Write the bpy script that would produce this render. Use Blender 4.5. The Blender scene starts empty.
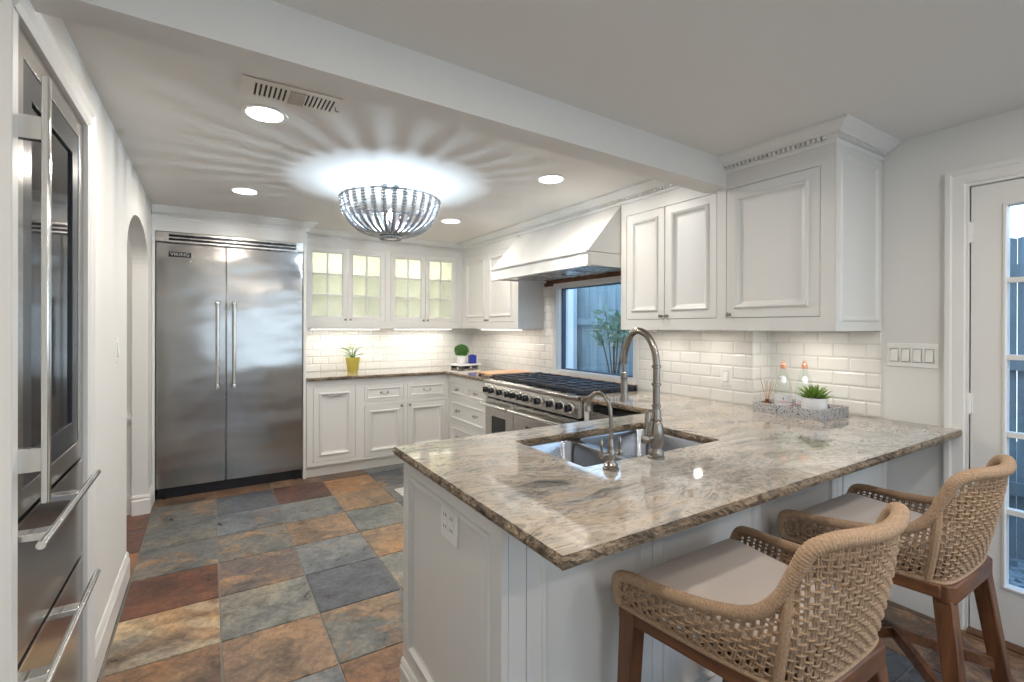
import bpy, math, random
from mathutils import Matrix, Vector
PI = math.pi
random.seed(7)
S = bpy.context.scene
COL = S.collection

# ------------------------------------------------------------------ camera
cam = bpy.data.cameras.new('camera')
co = bpy.data.objects.new('camera', cam)
COL.objects.link(co)
cam.sensor_width = 36.0
cam.lens = 475.94 * 36.0 / 1024.0
cam.shift_x = (512 - 501.44) / 1024.0
cam.shift_y = (327.88 - 341) / 1024.0
cam.clip_start = 0.02
YAW, PITCH, ROLL = 0.54984, -0.0013, 0.00264
co.matrix_world = (Matrix.Translation((0, 0, 1.3783)) @ Matrix.Rotation(-YAW, 4, 'Z')
                   @ Matrix.Rotation(PI / 2 + PITCH, 4, 'X') @ Matrix.Rotation(ROLL, 4, 'Z'))
S.camera = co

# ------------------------------------------------------------------ world, exposure
S.view_settings.view_transform = 'Standard'
S.view_settings.look = 'None'
S.view_settings.gamma = 1
S.view_settings.use_curve_mapping = False
S.view_settings.exposure = 0.3
W = bpy.data.worlds.new('world')
S.world = W
W.use_nodes = True
wn = W.node_tree
bg = wn.nodes['Background']
tc = wn.nodes.new('ShaderNodeTexCoord'); sep = wn.nodes.new('ShaderNodeSeparateXYZ')
rp = wn.nodes.new('ShaderNodeValToRGB')
wn.links.new(tc.outputs['Generated'], sep.inputs[0]); wn.links.new(sep.outputs['Z'], rp.inputs[0])
rp.color_ramp.elements[0].position = 0.0; rp.color_ramp.elements[0].color = (0.78, 0.9, 1.0, 1)
rp.color_ramp.elements[1].position = 0.6; rp.color_ramp.elements[1].color = (0.30, 0.58, 1.0, 1)
wn.links.new(rp.outputs[0], bg.inputs['Color'])
bg.inputs['Strength'].default_value = 3.0

# light levels (used by the lamp builders below)
CAN_W = 9.0
REAR_CAN_W = 9.0
CHAND_W = 24.0
UNDER_W = 1.4
CAB_W = 1.0
WARM = (1.0, 0.87, 0.74)
NEUT = (1.0, 0.92, 0.82)
COOL = (0.72, 0.86, 1.0)

# ------------------------------------------------------------------ mesh helper
class MB:
    def __init__(s): s.v = []; s.f = []; s.m = []; s.mi = 0
    def add(s, vs, fs, mi=None):
        o = len(s.v); s.v += [Vector(p) for p in vs]
        for f in fs: s.f.append([i + o for i in f]); s.m.append(s.mi if mi is None else mi)
        return s
    def box(s, x0, y0, z0, x1, y1, z1, mi=None):
        x0, x1 = sorted((x0, x1)); y0, y1 = sorted((y0, y1)); z0, z1 = sorted((z0, z1))
        return s.add([(x0,y0,z0),(x1,y0,z0),(x1,y1,z0),(x0,y1,z0),(x0,y0,z1),(x1,y0,z1),(x1,y1,z1),(x0,y1,z1)],
                     [(0,3,2,1),(4,5,6,7),(0,1,5,4),(1,2,6,5),(2,3,7,6),(3,0,4,7)], mi)
    def loft(s, rings, caps=True, closed=True, mi=None):
        n = len(rings[0]); vs = [p for r in rings for p in r]; fs = []
        for k in range(len(rings) - 1):
            for i in range(n if closed else n - 1):
                j = (i + 1) % n
                fs.append((k*n+i, k*n+j, (k+1)*n+j, (k+1)*n+i))
        if caps:
            fs.append(tuple(range(n))[::-1]); fs.append(tuple((len(rings)-1)*n + i for i in range(n)))
        return s.add(vs, fs, mi)
    def tube(s, path, r, n=8, caps=True, flat=1.0, mi=None):
        P = [Vector(p) for p in path]; rs = r if isinstance(r, (list, tuple)) else [r] * len(P)
        rings = []; up = None
        for i, p in enumerate(P):
            t = (P[min(i+1, len(P)-1)] - P[max(i-1, 0)])
            if t.length < 1e-9: t = Vector((0, 0, 1))
            t.normalize()
            if up is None:
                a = Vector((0, 0, 1)) if abs(t.z) < .9 else Vector((1, 0, 0))
                up = (a - t * a.dot(t)).normalized()
            else:
                up = up - t * up.dot(t)
                up = up.normalized() if up.length > 1e-6 else Vector((1, 0, 0))
            b = t.cross(up)
            rings.append([p + (b * math.cos(2*PI*k/n) + up * math.sin(2*PI*k/n) * flat) * rs[i] for k in range(n)])
        return s.loft(rings, caps, True, mi)
    def lathe(s, prof, c=(0, 0, 0), n=20, axis='Z', mi=None, caps=True):
        rings = []
        for r, z in prof:
            ring = []
            for k in range(n):
                a = 2*PI*k/n; x, y = r*math.cos(a), r*math.sin(a)
                p = (x, y, z) if axis == 'Z' else ((z, x, y) if axis == 'X' else (y, z, x))
                ring.append((p[0]+c[0], p[1]+c[1], p[2]+c[2]))
            rings.append(ring)
        return s.loft(rings, caps, True, mi)
    def prism(s, poly, lo, hi, axis='Z', mi=None):
        def q(a, b, h): return (a, b, h) if axis == 'Z' else ((h, a, b) if axis == 'X' else (a, h, b))
        return s.loft([[q(a, b, lo) for a, b in poly], [q(a, b, hi) for a, b in poly]], True, True, mi)
    def rects(s, x0, z0, x1, z1, prof, y=0.0, mi=None, cap=True):
        # concentric rectangles in the XZ plane; prof = [(inset, depth)]; +depth goes inwards (+y)
        rings = [[(x0+i, y+d, z0+i), (x1-i, y+d, z0+i), (x1-i, y+d, z1-i), (x0+i, y+d, z1-i)] for i, d in prof]
        s.loft(rings, False, True, mi)
        if cap:
            o = len(s.v) - 4; s.f.append([o, o+1, o+2, o+3]); s.m.append(s.mi if mi is None else mi)
        return s
    def grid(s, w0, z0, w1, z1, holes, y0, y1, mi=None):
        # slab in XZ with rectangular holes (x0,z0,x1,z1)
        xs = sorted({w0, w1} | {h[0] for h in holes} | {h[2] for h in holes})
        zs = sorted({z0, z1} | {h[1] for h in holes} | {h[3] for h in holes})
        xs = [x for x in xs if w0 <= x <= w1]; zs = [z for z in zs if z0 <= z <= z1]
        for a, b in zip(xs, xs[1:]):
            run = None
            for c, d in zip(zs, zs[1:]):
                mx, mz = (a+b)/2, (c+d)/2
                hole = any(h[0] < mx < h[2] and h[1] < mz < h[3] for h in holes)
                if not hole:
                    run = (run[0], d) if run else (c, d)
                if hole and run: s.box(a, y0, run[0], b, y1, run[1], mi); run = None
            if run: s.box(a, y0, run[0], b, y1, run[1], mi)
        return s
    def xf(s, M):
        s.v = [M @ p for p in s.v]; return s
    def build(s, name, mats, parent=None, smooth=False, bevel=0, seg=2, loc=None, ang=40):
        me = bpy.data.meshes.new(name)
        me.from_pydata([tuple(p) for p in s.v], [], s.f)
        mats = mats if isinstance(mats, (list, tuple)) else [mats]
        for m in mats: me.materials.append(m)
        for p, i in zip(me.polygons, s.m): p.material_index = i
        import bmesh
        bm = bmesh.new(); bm.from_mesh(me)
        bmesh.ops.recalc_face_normals(bm, faces=bm.faces); bm.to_mesh(me); bm.free()
        if smooth or bevel:
            me.shade_smooth(); me.set_sharp_from_angle(angle=math.radians(ang))
        o = bpy.data.objects.new(name, me); COL.objects.link(o)
        if parent: o.parent = parent
        if loc: o.location = loc
        if bevel:
            b = o.modifiers.new('bevel', 'BEVEL'); b.width = bevel; b.segments = seg; b.limit_method = 'ANGLE'
            b.angle_limit = math.radians(40); b.harden_normals = False
        return o

def thing(name, label, cat, loc=(0, 0, 0), rz=0.0, group=None):
    o = bpy.data.objects.new(name, None); COL.objects.link(o)
    o.location = loc; o.rotation_euler = (0, 0, rz); o.empty_display_size = .05
    o['label'] = label; o['category'] = cat
    if group: o['group'] = group
    return o
def tag(o, label, cat, group=None):
    o['label'] = label; o['category'] = cat
    if group: o['group'] = group
    return o
def struct(o): o['kind'] = 'structure'; return o
def copy_tree(o, parent=None):
    c = o.copy(); COL.objects.link(c)
    if parent: c.parent = parent
    for ch in list(o.children): copy_tree(ch, c)
    return c
def light(kind, name, loc, power, color, parent=None, rot=(0, 0, 0), **kw):
    l = bpy.data.lights.new(name, kind); l.energy = power; l.color = color
    for k, v in kw.items(): setattr(l, k, v)
    o = bpy.data.objects.new(name, l); COL.objects.link(o); o.location = loc; o.rotation_euler = rot
    if parent: o.parent = parent
    return o
def bez(pts, n):
    # catmull-rom through points
    P = [Vector(p) for p in pts]; P = [P[0]*2-P[1]] + P + [P[-1]*2-P[-2]]; out = []
    for i in range(1, len(P)-2):
        for k in range(n):
            t = k/n
            out.append(.5*((2*P[i]) + (P[i+1]-P[i-1])*t + (2*P[i-1]-5*P[i]+4*P[i+1]-P[i+2])*t*t + (3*P[i]-P[i-1]-3*P[i+1]+P[i+2])*t**3))
    out.append(P[-2]); return out

# ------------------------------------------------------------------ materials
def mat(name, col=(.8, .8, .8), rough=.5, metal=0.0, **kw):
    m = bpy.data.materials.new(name); m.use_nodes = True
    b = m.node_tree.nodes['Principled BSDF']
    b.inputs['Base Color'].default_value = (*col, 1); b.inputs['Roughness'].default_value = rough
    b.inputs['Metallic'].default_value = metal
    for k, v in kw.items(): b.inputs[k].default_value = v
    return m
class NT:
    def __init__(s, m): s.t = m.node_tree; s.b = s.t.nodes['Principled BSDF']
    def n(s, typ, **kw):
        x = s.t.nodes.new('ShaderNode' + typ)
        for k, v in kw.items():
            if k in x.inputs: x.inputs[k].default_value = v
            else: setattr(x, k, v)
        return x
    def l(s, a, b): s.t.links.new(a, b)
    def ramp(s, fac, stops):
        r = s.n('ValToRGB'); e = r.color_ramp.elements
        while len(e) < len(stops): e.new(.5)
        for el, (p, c) in zip(e, stops):
            el.position = p; el.color = (*c, 1) if len(c) == 3 else c
        s.l(fac, r.inputs[0]); return r.outputs[0]
    def math(s, op, a, b=None, c=None):
        x = s.n('Math', operation=op)
        for i, q in enumerate((a, b, c)):
            if q is None: continue
            if isinstance(q, (int, float)): x.inputs[i].default_value = q
            else: s.l(q, x.inputs[i])
        return x.outputs[0]
    def bump(s, h, strength=.3, dist=.01):
        x = s.n('Bump', Strength=strength, Distance=dist); s.l(h, x.inputs['Height']); s.l(x.outputs[0], s.b.inputs['Normal'])
        return x
    def mapping(s, scale=(1, 1, 1), rot=(0, 0, 0), loc=(0, 0, 0), out='Object'):
        t = s.n('TexCoord'); m = s.n('Mapping'); s.l(t.outputs[out], m.inputs[0])
        m.inputs['Scale'].default_value = scale; m.inputs['Rotation'].default_value = rot; m.inputs['Location'].default_value = loc
        return m.outputs[0]
    def noise(s, vec, scale, detail=4, rough=.5, dist=0.0):
        x = s.n('TexNoise', Scale=scale, Detail=detail, Roughness=rough, Distortion=dist); s.l(vec, x.inputs['Vector']); return x
    def mix(s, fac, a, b, blend='MIX'):
        x = s.n('Mix', data_type='RGBA', blend_type=blend)
        for i, q in ((0, fac), (6, a), (7, b)):
            if isinstance(q, (int, float)): x.inputs[i].default_value = q
            elif isinstance(q, tuple): x.inputs[i].default_value = (*q, 1) if len(q) == 3 else q
            else: s.l(q, x.inputs[i])
        return x.outputs[2]

M = {}
def plaster(name, col):
    m = mat(name, col, .85); t = NT(m); v = t.mapping(); t.bump(t.noise(v, 90, 3).outputs[0], .06, .004); return m
M['wall'] = plaster('wall_paint', (.73, .725, .705))
M['ceil'] = plaster('ceiling_paint', (.74, .725, .70))
M['trim'] = mat('white_trim_paint', (.76, .755, .74), .38)
M['cab'] = mat('cabinet_paint', (.71, .705, .685), .36)
M['cabin'] = mat('cabinet_interior', (.80, .81, .73), .6)
M['gap'] = mat('dark_gap', (.05, .05, .05), .8)
M['plastic'] = mat('white_plastic', (.82, .82, .80), .35)
M['black'] = mat('black_enamel', (.012, .014, .02), .25)
M['iron'] = mat('cast_iron', (.02, .024, .035), .45)
M['blackglass'] = mat('black_glass', (.006, .007, .009), .04)
M['chrome'] = mat('polished_steel', (.78, .78, .77), .16, 1)
M['nickel'] = mat('brushed_nickel', (.31, .28, .25), .24, 1)
M['knob'] = mat('pewter', (.32, .29, .25), .35, 1)

def steel(name, col, rough, wave, axis=(1, 1, 120)):
    m = mat(name, col, rough, 1); t = NT(m)
    fine = t.noise(t.mapping(axis), 14, 3, .6)
    r = t.n('MapRange'); r.inputs[1].default_value = .3; r.inputs[2].default_value = .7
    r.inputs[3].default_value = rough*.85; r.inputs[4].default_value = rough*1.25
    t.l(fine.outputs[0], r.inputs[0]); t.l(r.outputs[0], t.b.inputs['Roughness'])
    if wave:
        w = t.noise(t.mapping((.8, .8, 1.6)), 1.6, 2, .4)
        b1 = t.n('Bump', Strength=1.0, Distance=wave); t.l(w.outputs[0], b1.inputs['Height'])
        b2 = t.n('Bump', Strength=.12, Distance=.001); t.l(fine.outputs[0], b2.inputs['Height'])
        t.l(b1.outputs[0], b2.inputs['Normal']); t.l(b2.outputs[0], t.b.inputs['Normal'])
    return m
M['steel'] = steel('stainless_steel', (.36, .35, .345), .16, .022)
M['steel2'] = steel('stainless_panel', (.52, .50, .48), .26, 0)
M['steel3'] = steel('column_steel', (.44, .42, .40), .20, 0)
M['sink'] = steel('sink_steel', (.42, .45, .50), .20, 0)

def glass(name, tint=(1, 1, 1), base=.0, rough=0.0):
    m = bpy.data.materials.new(name); m.use_nodes = True; t = m.node_tree; t.nodes.clear()
    o = t.nodes.new('ShaderNodeOutputMaterial'); mx = t.nodes.new('ShaderNodeMixShader')
    tr = t.nodes.new('ShaderNodeBsdfTransparent'); gl = t.nodes.new('ShaderNodeBsdfGlossy'); fr = t.nodes.new('ShaderNodeLayerWeight'); pw = t.nodes.new('ShaderNodeMath'); pw.operation = 'POWER'; pw.inputs[1].default_value = 4.0
    tr.inputs[0].default_value = (*tint, 1); gl.inputs['Roughness'].default_value = rough; fr.inputs[0].default_value = .5
    t.links.new(fr.outputs['Facing'], pw.inputs[0])
    ad = t.nodes.new('ShaderNodeMath'); ad.operation = 'ADD'; ad.inputs[1].default_value = base; ad.use_clamp = True
    t.links.new(pw.outputs[0], ad.inputs[0]); t.links.new(ad.outputs[0], mx.inputs[0])
    t.links.new(tr.outputs[0], mx.inputs[1]); t.links.new(gl.outputs[0], mx.inputs[2]); t.links.new(mx.outputs[0], o.inputs[0])
    return m
M['glass'] = glass('window_glass', (.96, .99, 1), .03)
M['bottle'] = glass('bottle_glass', (.94, .975, .955), .035)
M['amber'] = glass('amber_glass', (.35, .12, .03), .05)
def ribbed():
    m = mat('ribbed_glass', (.86, .90, .82), .22); t = NT(m)
    t.b.inputs['Transmission Weight'].default_value = .0
    tr = t.n('BsdfTransparent'); tr.inputs[0].default_value = (.97, .98, .94, 1)
    mx = t.n('MixShader'); mx.inputs[0].default_value = .32
    out = [n for n in t.t.nodes if n.type == 'OUTPUT_MATERIAL'][0]
    t.l(tr.outputs[0], mx.inputs[1]); t.l(t.b.outputs[0], mx.inputs[2]); t.l(mx.outputs[0], out.inputs[0])
    w = t.n('TexWave', Scale=60); t.l(t.mapping(), w.inputs[0]); t.bump(w.outputs[0], .5, .003)
    return m
M['ribbed'] = ribbed()
def emit(name, col, s):
    m = mat(name, (0, 0, 0), .5); b = m.node_tree.nodes['Principled BSDF']
    b.inputs['Emission Color'].default_value = (*col, 1); b.inputs['Emission Strength'].default_value = s
    return m
M['lens'] = emit('lamp_lens', (1, .97, .92), 9)
M['bulb'] = emit('bulb_glow', (.9, .96, 1), 25)

def granite(name, edge=False):
    m = mat(name, (.6, .56, .5), .06 if not edge else .5); t = NT(m)
    base = t.mapping((1, 2.6, 2.6), (0, 0, .28))
    warp = t.noise(t.mapping((1, 1.6, 1)), 1.3, 3, .5)
    vadd = t.n('VectorMath', operation='MULTIPLY_ADD'); t.l(warp.outputs['Color'], vadd.inputs[0])
    vadd.inputs[1].default_value = (1.1, 1.1, 1.1); t.l(base, vadd.inputs[2])
    v = vadd.outputs[0]
    n1 = t.noise(v, 2.2, 9, .62, .6); n2 = t.noise(v, 5.5, 8, .7, 1.2); n3 = t.noise(v, 40, 5, .7, .4)
    n4 = t.noise(t.mapping((1, 1.3, 1), (0, 0, .2), (3, 1, 0)), 1.1, 3, .5)
    if not edge:
        c1 = t.ramp(n1.outputs[0], [(.32, (.11, .105, .10)), (.42, (.24, .23, .215)), (.50, (.42, .395, .36)), (.60, (.62, .59, .54)), (.70, (.30, .285, .265))])
        c2 = t.ramp(n2.outputs[0], [(.35, (.08, .075, .07)), (.45, (.33, .30, .265)), (.56, (.56, .52, .465)), (.66, (.26, .245, .23))])
        c = t.mix(.55, c1, c2)
        och = t.ramp(t.math('MULTIPLY', n4.outputs[0], n2.outputs[0]), [(.24, (0, 0, 0)), (.34, (1, 1, 1))])
        c = t.mix(t.math('MULTIPLY', och, .42), c, (.40, .25, .12))
        gry = t.ramp(n4.outputs[0], [(.35, (1, 1, 1)), (.5, (0, 0, 0))])
        c = t.mix(t.math('MULTIPLY', gry, .5), c, (.34, .345, .34))
    else:
        c = t.ramp(n2.outputs[0], [(.32, (.03, .025, .02)), (.45, (.16, .115, .075)), (.56, (.36, .27, .18)), (.7, (.12, .10, .085))])
    sp = t.ramp(n3.outputs[0], [(.36, (.12, .10, .09)), (.47, (1, 1, 1)), (.62, (1, 1, 1)), (.72, (1.0, .9, .8))])
    if not edge:
        n6 = t.noise(v, 15, 7, .68, 1.5)
        c = t.mix(.8, c, t.ramp(n6.outputs[0], [(.36, (.52, .50, .48)), (.48, (1, 1, 1)), (.64, (1.22, 1.18, 1.12))]), 'MULTIPLY')
    c = t.mix(.75 if edge else .6, c, sp, 'MULTIPLY')
    t.l(c, t.b.inputs['Base Color'])
    if edge: t.bump(t.noise(t.mapping(), 45, 4, .7).outputs[0], 1.0, .02)
    else: t.b.inputs['Coat Weight'].default_value = .3; t.b.inputs['Coat Roughness'].default_value = .03
    return m
M['granite'] = granite('granite_polished'); M['granite_edge'] = granite('granite_chiselled_edge', True)

def tile(name, plane):
    # bevelled 3x6 subway; plane 'X' -> coordinates (y,z); 'Y' -> (x,z)
    m = mat(name, (.80, .79, .75), .12); t = NT(m)
    tcn = t.n('TexCoord'); s3 = t.n('SeparateXYZ'); cb = t.n('CombineXYZ'); t.l(tcn.outputs['Object'], s3.inputs[0])
    t.l(s3.outputs['Y' if plane == 'X' else 'X'], cb.inputs[0]); t.l(s3.outputs['Z'], cb.inputs[1])
    mp = t.n('Mapping'); mp.inputs['Location'].default_value = (.03, -.915, 0); t.l(cb.outputs[0], mp.inputs[0])
    b = t.n('TexBrick', Scale=1.0); b.offset = .5
    b.inputs['Brick Width'].default_value = .155; b.inputs['Row Height'].default_value = .0755
    b.inputs['Mortar Size'].default_value = .010; b.inputs['Mortar Smooth'].default_value = 1.0
    t.l(mp.outputs[0], b.inputs['Vector'])
    b2 = t.n('TexBrick', Scale=1.0); b2.offset = .5
    b2.inputs['Brick Width'].default_value = .155; b2.inputs['Row Height'].default_value = .0755
    b2.inputs['Mortar Size'].default_value = .0016; t.l(mp.outputs[0], b2.inputs['Vector'])
    c = t.mix(b2.outputs['Fac'], (.80, .79, .755), (.66, .65, .62)); t.l(c, t.b.inputs['Base Color'])
    inv = t.math('SUBTRACT', 1.0, b.outputs['Fac']); t.bump(inv, .55, .006)
    return m
M['tileX'] = tile('subway_tile_side', 'X'); M['tileY'] = tile('subway_tile_back', 'Y')

def slate():
    m = mat('slate_tile', (.3, .3, .3), .38); t = NT(m)
    at = t.n('Attribute', attribute_name='slate'); at2 = t.n('Attribute', attribute_name='veining')
    obj = t.mapping()
    off = t.n('VectorMath', operation='MULTIPLY_ADD'); t.l(at2.outputs['Color'], off.inputs[0]); off.inputs[1].default_value = (9, 13, 17); t.l(obj, off.inputs[2])
    v = off.outputs[0]
    n1 = t.noise(v, 3.2, 6, .62, 1.4); n2 = t.noise(v, 9, 8, .68, .8); n3 = t.noise(v, 38, 5, .7)
    k = t.ramp(n1.outputs[0], [(.50, (0, 0, 0)), (.60, (1, 1, 1))])
    sc = t.n('SeparateColor'); t.l(at2.outputs['Color'], sc.inputs[0])
    c = t.mix(t.math('MULTIPLY', k, .85), at.outputs['Color'], t.mix(n2.outputs[0], (.19, .10, .055), (.38, .265, .16)))
    # every tile carries its own amount of rust
    amt = t.math('GREATER_THAN', sc.outputs[0], .45)
    c = t.mix(amt, at.outputs['Color'], c)
    n5 = t.noise(v, 1.9, 5, .6, 1.0)
    tone = t.ramp(n5.outputs[0], [(.32, (.42, .46, .54)), (.5, (1, 1, 1)), (.66, (1.25, 1.08, .86))])
    c = t.mix(.85, c, tone, 'MULTIPLY')
    shade = t.ramp(n2.outputs[0], [(.32, (.38, .38, .41)), (.5, (1, 1, 1)), (.66, (1.45, 1.4, 1.3))])
    c = t.mix(1.0, c, shade, 'MULTIPLY')
    shade2 = t.ramp(n3.outputs[0], [(.38, (.62, .62, .62)), (.6, (1.15, 1.15, 1.15))])
    c = t.mix(.7, c, shade2, 'MULTIPLY')
    crack = t.noise(v, 5, 3, .5, 2.0)
    cr = t.ramp(t.math('ABSOLUTE', t.math('SUBTRACT', crack.outputs[0], .5)), [(.0, (.35, .3, .27)), (.008, (1, 1, 1))])
    c = t.mix(.55, c, cr, 'MULTIPLY')
    t.l(c, t.b.inputs['Base Color'])
    h = t.math('ADD', t.math('MULTIPLY', n1.outputs[0], .8), t.math('MULTIPLY', n2.outputs[0], .5)); t.bump(h, .6, .014)
    r = t.ramp(n2.outputs[0], [(.3, (.26, .26, .26)), (.7, (.46, .46, .46))]); t.l(r, t.b.inputs['Roughness'])
    return m
M['slate'] = slate(); M['grout'] = mat('floor_grout', (.23, .215, .195), .9)

def wood(name, a, b, scale=(30, 30, 2.2), rough=.42):
    m = mat(name, a, rough); t = NT(m); v = t.mapping(scale)
    n = t.noise(v, 1.2, 6, .6, .6); c = t.ramp(n.outputs[0], [(.3, a), (.7, b)]); t.l(c, t.b.inputs['Base Color'])
    t.bump(n.outputs[0], .12, .003); return m
M['walnut'] = wood('reddish_brown_wood', (.055, .021, .009), (.215, .085, .034))
M['walnutX'] = wood('reddish_brown_wood_rail', (.055, .021, .009), (.215, .085, .034), (3, 30, 30))
M['walnutY'] = wood('reddish_brown_wood_side', (.055, .021, .009), (.215, .085, .034), (30, 3, 30))
M['board'] = wood('maple_board', (.50, .27, .14), (.74, .46, .27), (30, 3, 30))
M['thresh'] = wood('door_sill_wood', (.07, .03, .015), (.18, .085, .045), (30, 3, 30))
M['fence'] = wood('weathered_fence_wood', (.10, .12, .125), (.20, .225, .23), (8, 8, .8), .8)
M['fence2'] = wood('blue_grey_fence_wood', (.20, .27, .29), (.36, .44, .46), (8, 8, .8), .8)
M['siding'] = mat('pale_siding', (.72, .76, .78), .6)
M['gravel'] = mat('grey_gravel', (.3, .32, .34), .9)
t = NT(M['gravel']); vo = t.n('TexVoronoi', Scale=28.0); t.l(t.mapping(), vo.inputs[0])
t.l(t.ramp(vo.outputs['Color'], [(.0, (.04, .05, .055)), (1, (.34, .36, .38))]), t.b.inputs['Base Color']); t.bump(vo.outputs['Distance'], 1, .03)
def rope(name, a, b, sc):
    m = mat(name, a, .85); t = NT(m); n = t.noise(t.mapping(), sc, 3); t.l(t.ramp(n.outputs[0], [(.3, a), (.7, b)]), t.b.inputs['Base Color']); t.bump(n.outputs[0], .4, .002); return m
M['rope'] = rope('tan_rope', (.30, .19, .115), (.47, .325, .21), 220)
M['cushion'] = mat('beige_linen', (.56, .49, .44), .95); t = NT(M['cushion']); t.bump(t.noise(t.mapping(), 420, 2).outputs[0], .25, .001)
M['leaf'] = mat('leaf_green', (.07, .20, .035), .5); M['leaf2'] = mat('leaf_light', (.25, .42, .10), .5)
M['olive'] = mat('leaf_silver_green', (.30, .44, .30), .55)
M['succ'] = mat('succulent_green', (.17, .27, .05), .42)
M['yellow'] = mat('yellow_glaze', (.62, .52, .10), .35)
M['whitepot'] = mat('white_ceramic', (.78, .78, .80), .35)
M['blue'] = mat('cobalt_glaze', (.015, .03, .30), .2)
M['soil'] = mat('soil', (.05, .035, .025), .9); M['twig'] = mat('twig', (.14, .08, .045), .8)
M['reed'] = mat('reed', (.52, .33, .22), .7)
M['label'] = mat('paper_label', (.80, .82, .86), .6); M['labelred'] = mat('label_red', (.60, .07, .04), .6)
M['labelblue'] = mat('label_blue', (.03, .06, .22), .6); M['cap'] = mat('orange_red_cap', (.72, .33, .22), .4)
M['page'] = mat('book_pages', (.74, .70, .62), .8); M['cover'] = mat('dark_book_cover', (.06, .07, .09), .5)
M['rug'] = mat('pale_rug', (.70, .69, .67), .95); t = NT(M['rug']); wv = t.n('TexVoronoi', Scale=40.0); t.l(t.mapping(), wv.inputs[0])
t.l(t.ramp(wv.outputs['Distance'], [(.2, (.74, .725, .70)), (.6, (.50, .50, .51))]), t.b.inputs['Base Color'])
m = M['terrazzo'] = mat('terrazzo', (.62, .60, .58), .35); t = NT(m); vo = t.n('TexVoronoi', Scale=190.0, Randomness=1.0); t.l(t.mapping(), vo.inputs[0])
s3 = t.n('SeparateColor'); t.l(vo.outputs['Color'], s3.inputs[0])
t.l(t.ramp(s3.outputs[0], [(.0, (.05, .08, .12)), (.16, (.05, .08, .12)), (.17, (.38, .42, .45)), (.6, (.48, .47, .46)), (.75, (.40, .30, .26)), (.85, (.45, .45, .46))]), t.b.inputs['Base Color'])
m = M['crystal'] = mat('silver_beads', (.46, .49, .53), .22, 1)

# ------------------------------------------------------------------ dimensions (metres)
XL, XW, XA = -.388, 2.954, 2.76      # left wall, right wall, right wall behind the range
YW, YJ = 5.20, 1.64                  # back wall, jog in the right wall
ZC = 2.32
YB, XB = 4.595, 2.154                # base cabinet faces (back run, right run)
YU, XU = 4.88, 2.46                  # upper cabinet faces
ZU = 1.364
PITCHT = .408
# ------------------------------------------------------------------ floor
def build_floor():
    base = MB().box(-2.3, -3.7, -.12, XW + .3, YW + .1, -.004).build('floor', M['grout']); struct(base)
    import bmesh
    slates = [(.085,.10,.125), (.15,.155,.15), (.215,.215,.195), (.23,.115,.055), (.12,.055,.04), (.33,.255,.175), (.16,.10,.065), (.10,.105,.12)]
    B, G, LG, O, R, C, T, D = slates
    fixed = {(0,5):(T,1),(0,4):(G,1),(0,3):(G,0),(0,2):(G,1),(0,1):((.15,.062,.035),0),(0,0):((.40,.33,.24),1),(0,-1):((.25,.145,.08),1),
             (1,5):(T,0),(1,4):(B,0),(1,3):((.15,.17,.19),1),(1,2):(G,1),(1,1):((.15,.12,.11),1),(1,0):(LG,0),(1,-1):((.29,.185,.115),1),(1,-2):((.17,.18,.19),0),
             (2,5):(T,1),(2,4):(R,0),(2,3):((.16,.18,.19),0),(2,2):((.28,.18,.11),1),(2,1):((.17,.185,.195),0),(2,0):((.115,.125,.15),0),(2,-1):(G,1),(2,-2):(O,1),
             (3,6):(R,0),(3,5):(T,0),(3,4):((.29,.16,.075),1),(3,3):((.27,.185,.11),1),(3,2):((.17,.18,.17),0),(3,1):((.29,.185,.10),1),(4,5):(G,0),(4,6):(D,0),
             (-1,4):((.15,.062,.035),0),(-1,3):(R,0)}
    bm = bmesh.new(); lc = bm.loops.layers.float_color.new('slate'); lv = bm.loops.layers.float_color.new('veining')
    rnd = random.Random(3)
    for i in range(-6, 9):
        for j in range(-16, 8):
            x0 = .045 + PITCHT*(i-1); y0 = 2.408 + PITCHT*j
            col, rust = fixed.get((i, j), (rnd.choice(slates), rnd.random() < .5))
            g = .0022
            xa, xb, ya, yb = max(x0+g, -2.25), min(x0+PITCHT-g, XW+.1), max(y0+g, -3.6), min(y0+PITCHT-g, YW)
            if xb - xa < .02 or yb - ya < .02: continue
            lo = [bm.verts.new((x, y, -.006)) for x, y in ((xa,ya),(xb,ya),(xb,yb),(xa,yb))]
            e = .002
            hi = [bm.verts.new((x, y, 0)) for x, y in ((xa+e,ya+e),(xb-e,ya+e),(xb-e,yb-e),(xa+e,yb-e))]
            fs = [bm.faces.new(hi)] + [bm.faces.new((lo[k], lo[(k+1)%4], hi[(k+1)%4], hi[k])) for k in range(4)]
            vr = (rust * .5 + rnd.random()*.4, rnd.random(), rnd.random(), 1)
            for f in fs:
                for l in f.loops: l[lc] = (*col, 1); l[lv] = vr
    me = bpy.data.meshes.new('slate_tiles'); bm.to_mesh(me); bm.free(); me.materials.append(M['slate'])
    o = bpy.data.objects.new('floor_slate', me); COL.objects.link(o); o.parent = base
build_floor()

# ------------------------------------------------------------------ ceiling, beam, walls
struct(MB().box(-2.3, -3.7, ZC, XW + .12, YW + .1, ZC + .1).build('ceiling', M['ceil']))
# dropped beam running across the room
b = MB(); b.loft([[(XL-.02, 1.50, 2.16), (XL-.02, 1.615, 2.16), (XL-.02, 1.615, ZC+.01), (XL-.02, 1.50, ZC+.01)],
                  [(XU+.02, 1.615, 2.16), (XU+.02, 1.745, 2.16), (XU+.02, 1.745, ZC+.01), (XU+.02, 1.615, ZC+.01)]])
struct(b.build('ceiling_beam', M['ceil']))
struct(MB().box(-2.3, YW, 0, XA + .12, YW + .1, ZC).build('wall_back', M['wall']))
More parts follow.
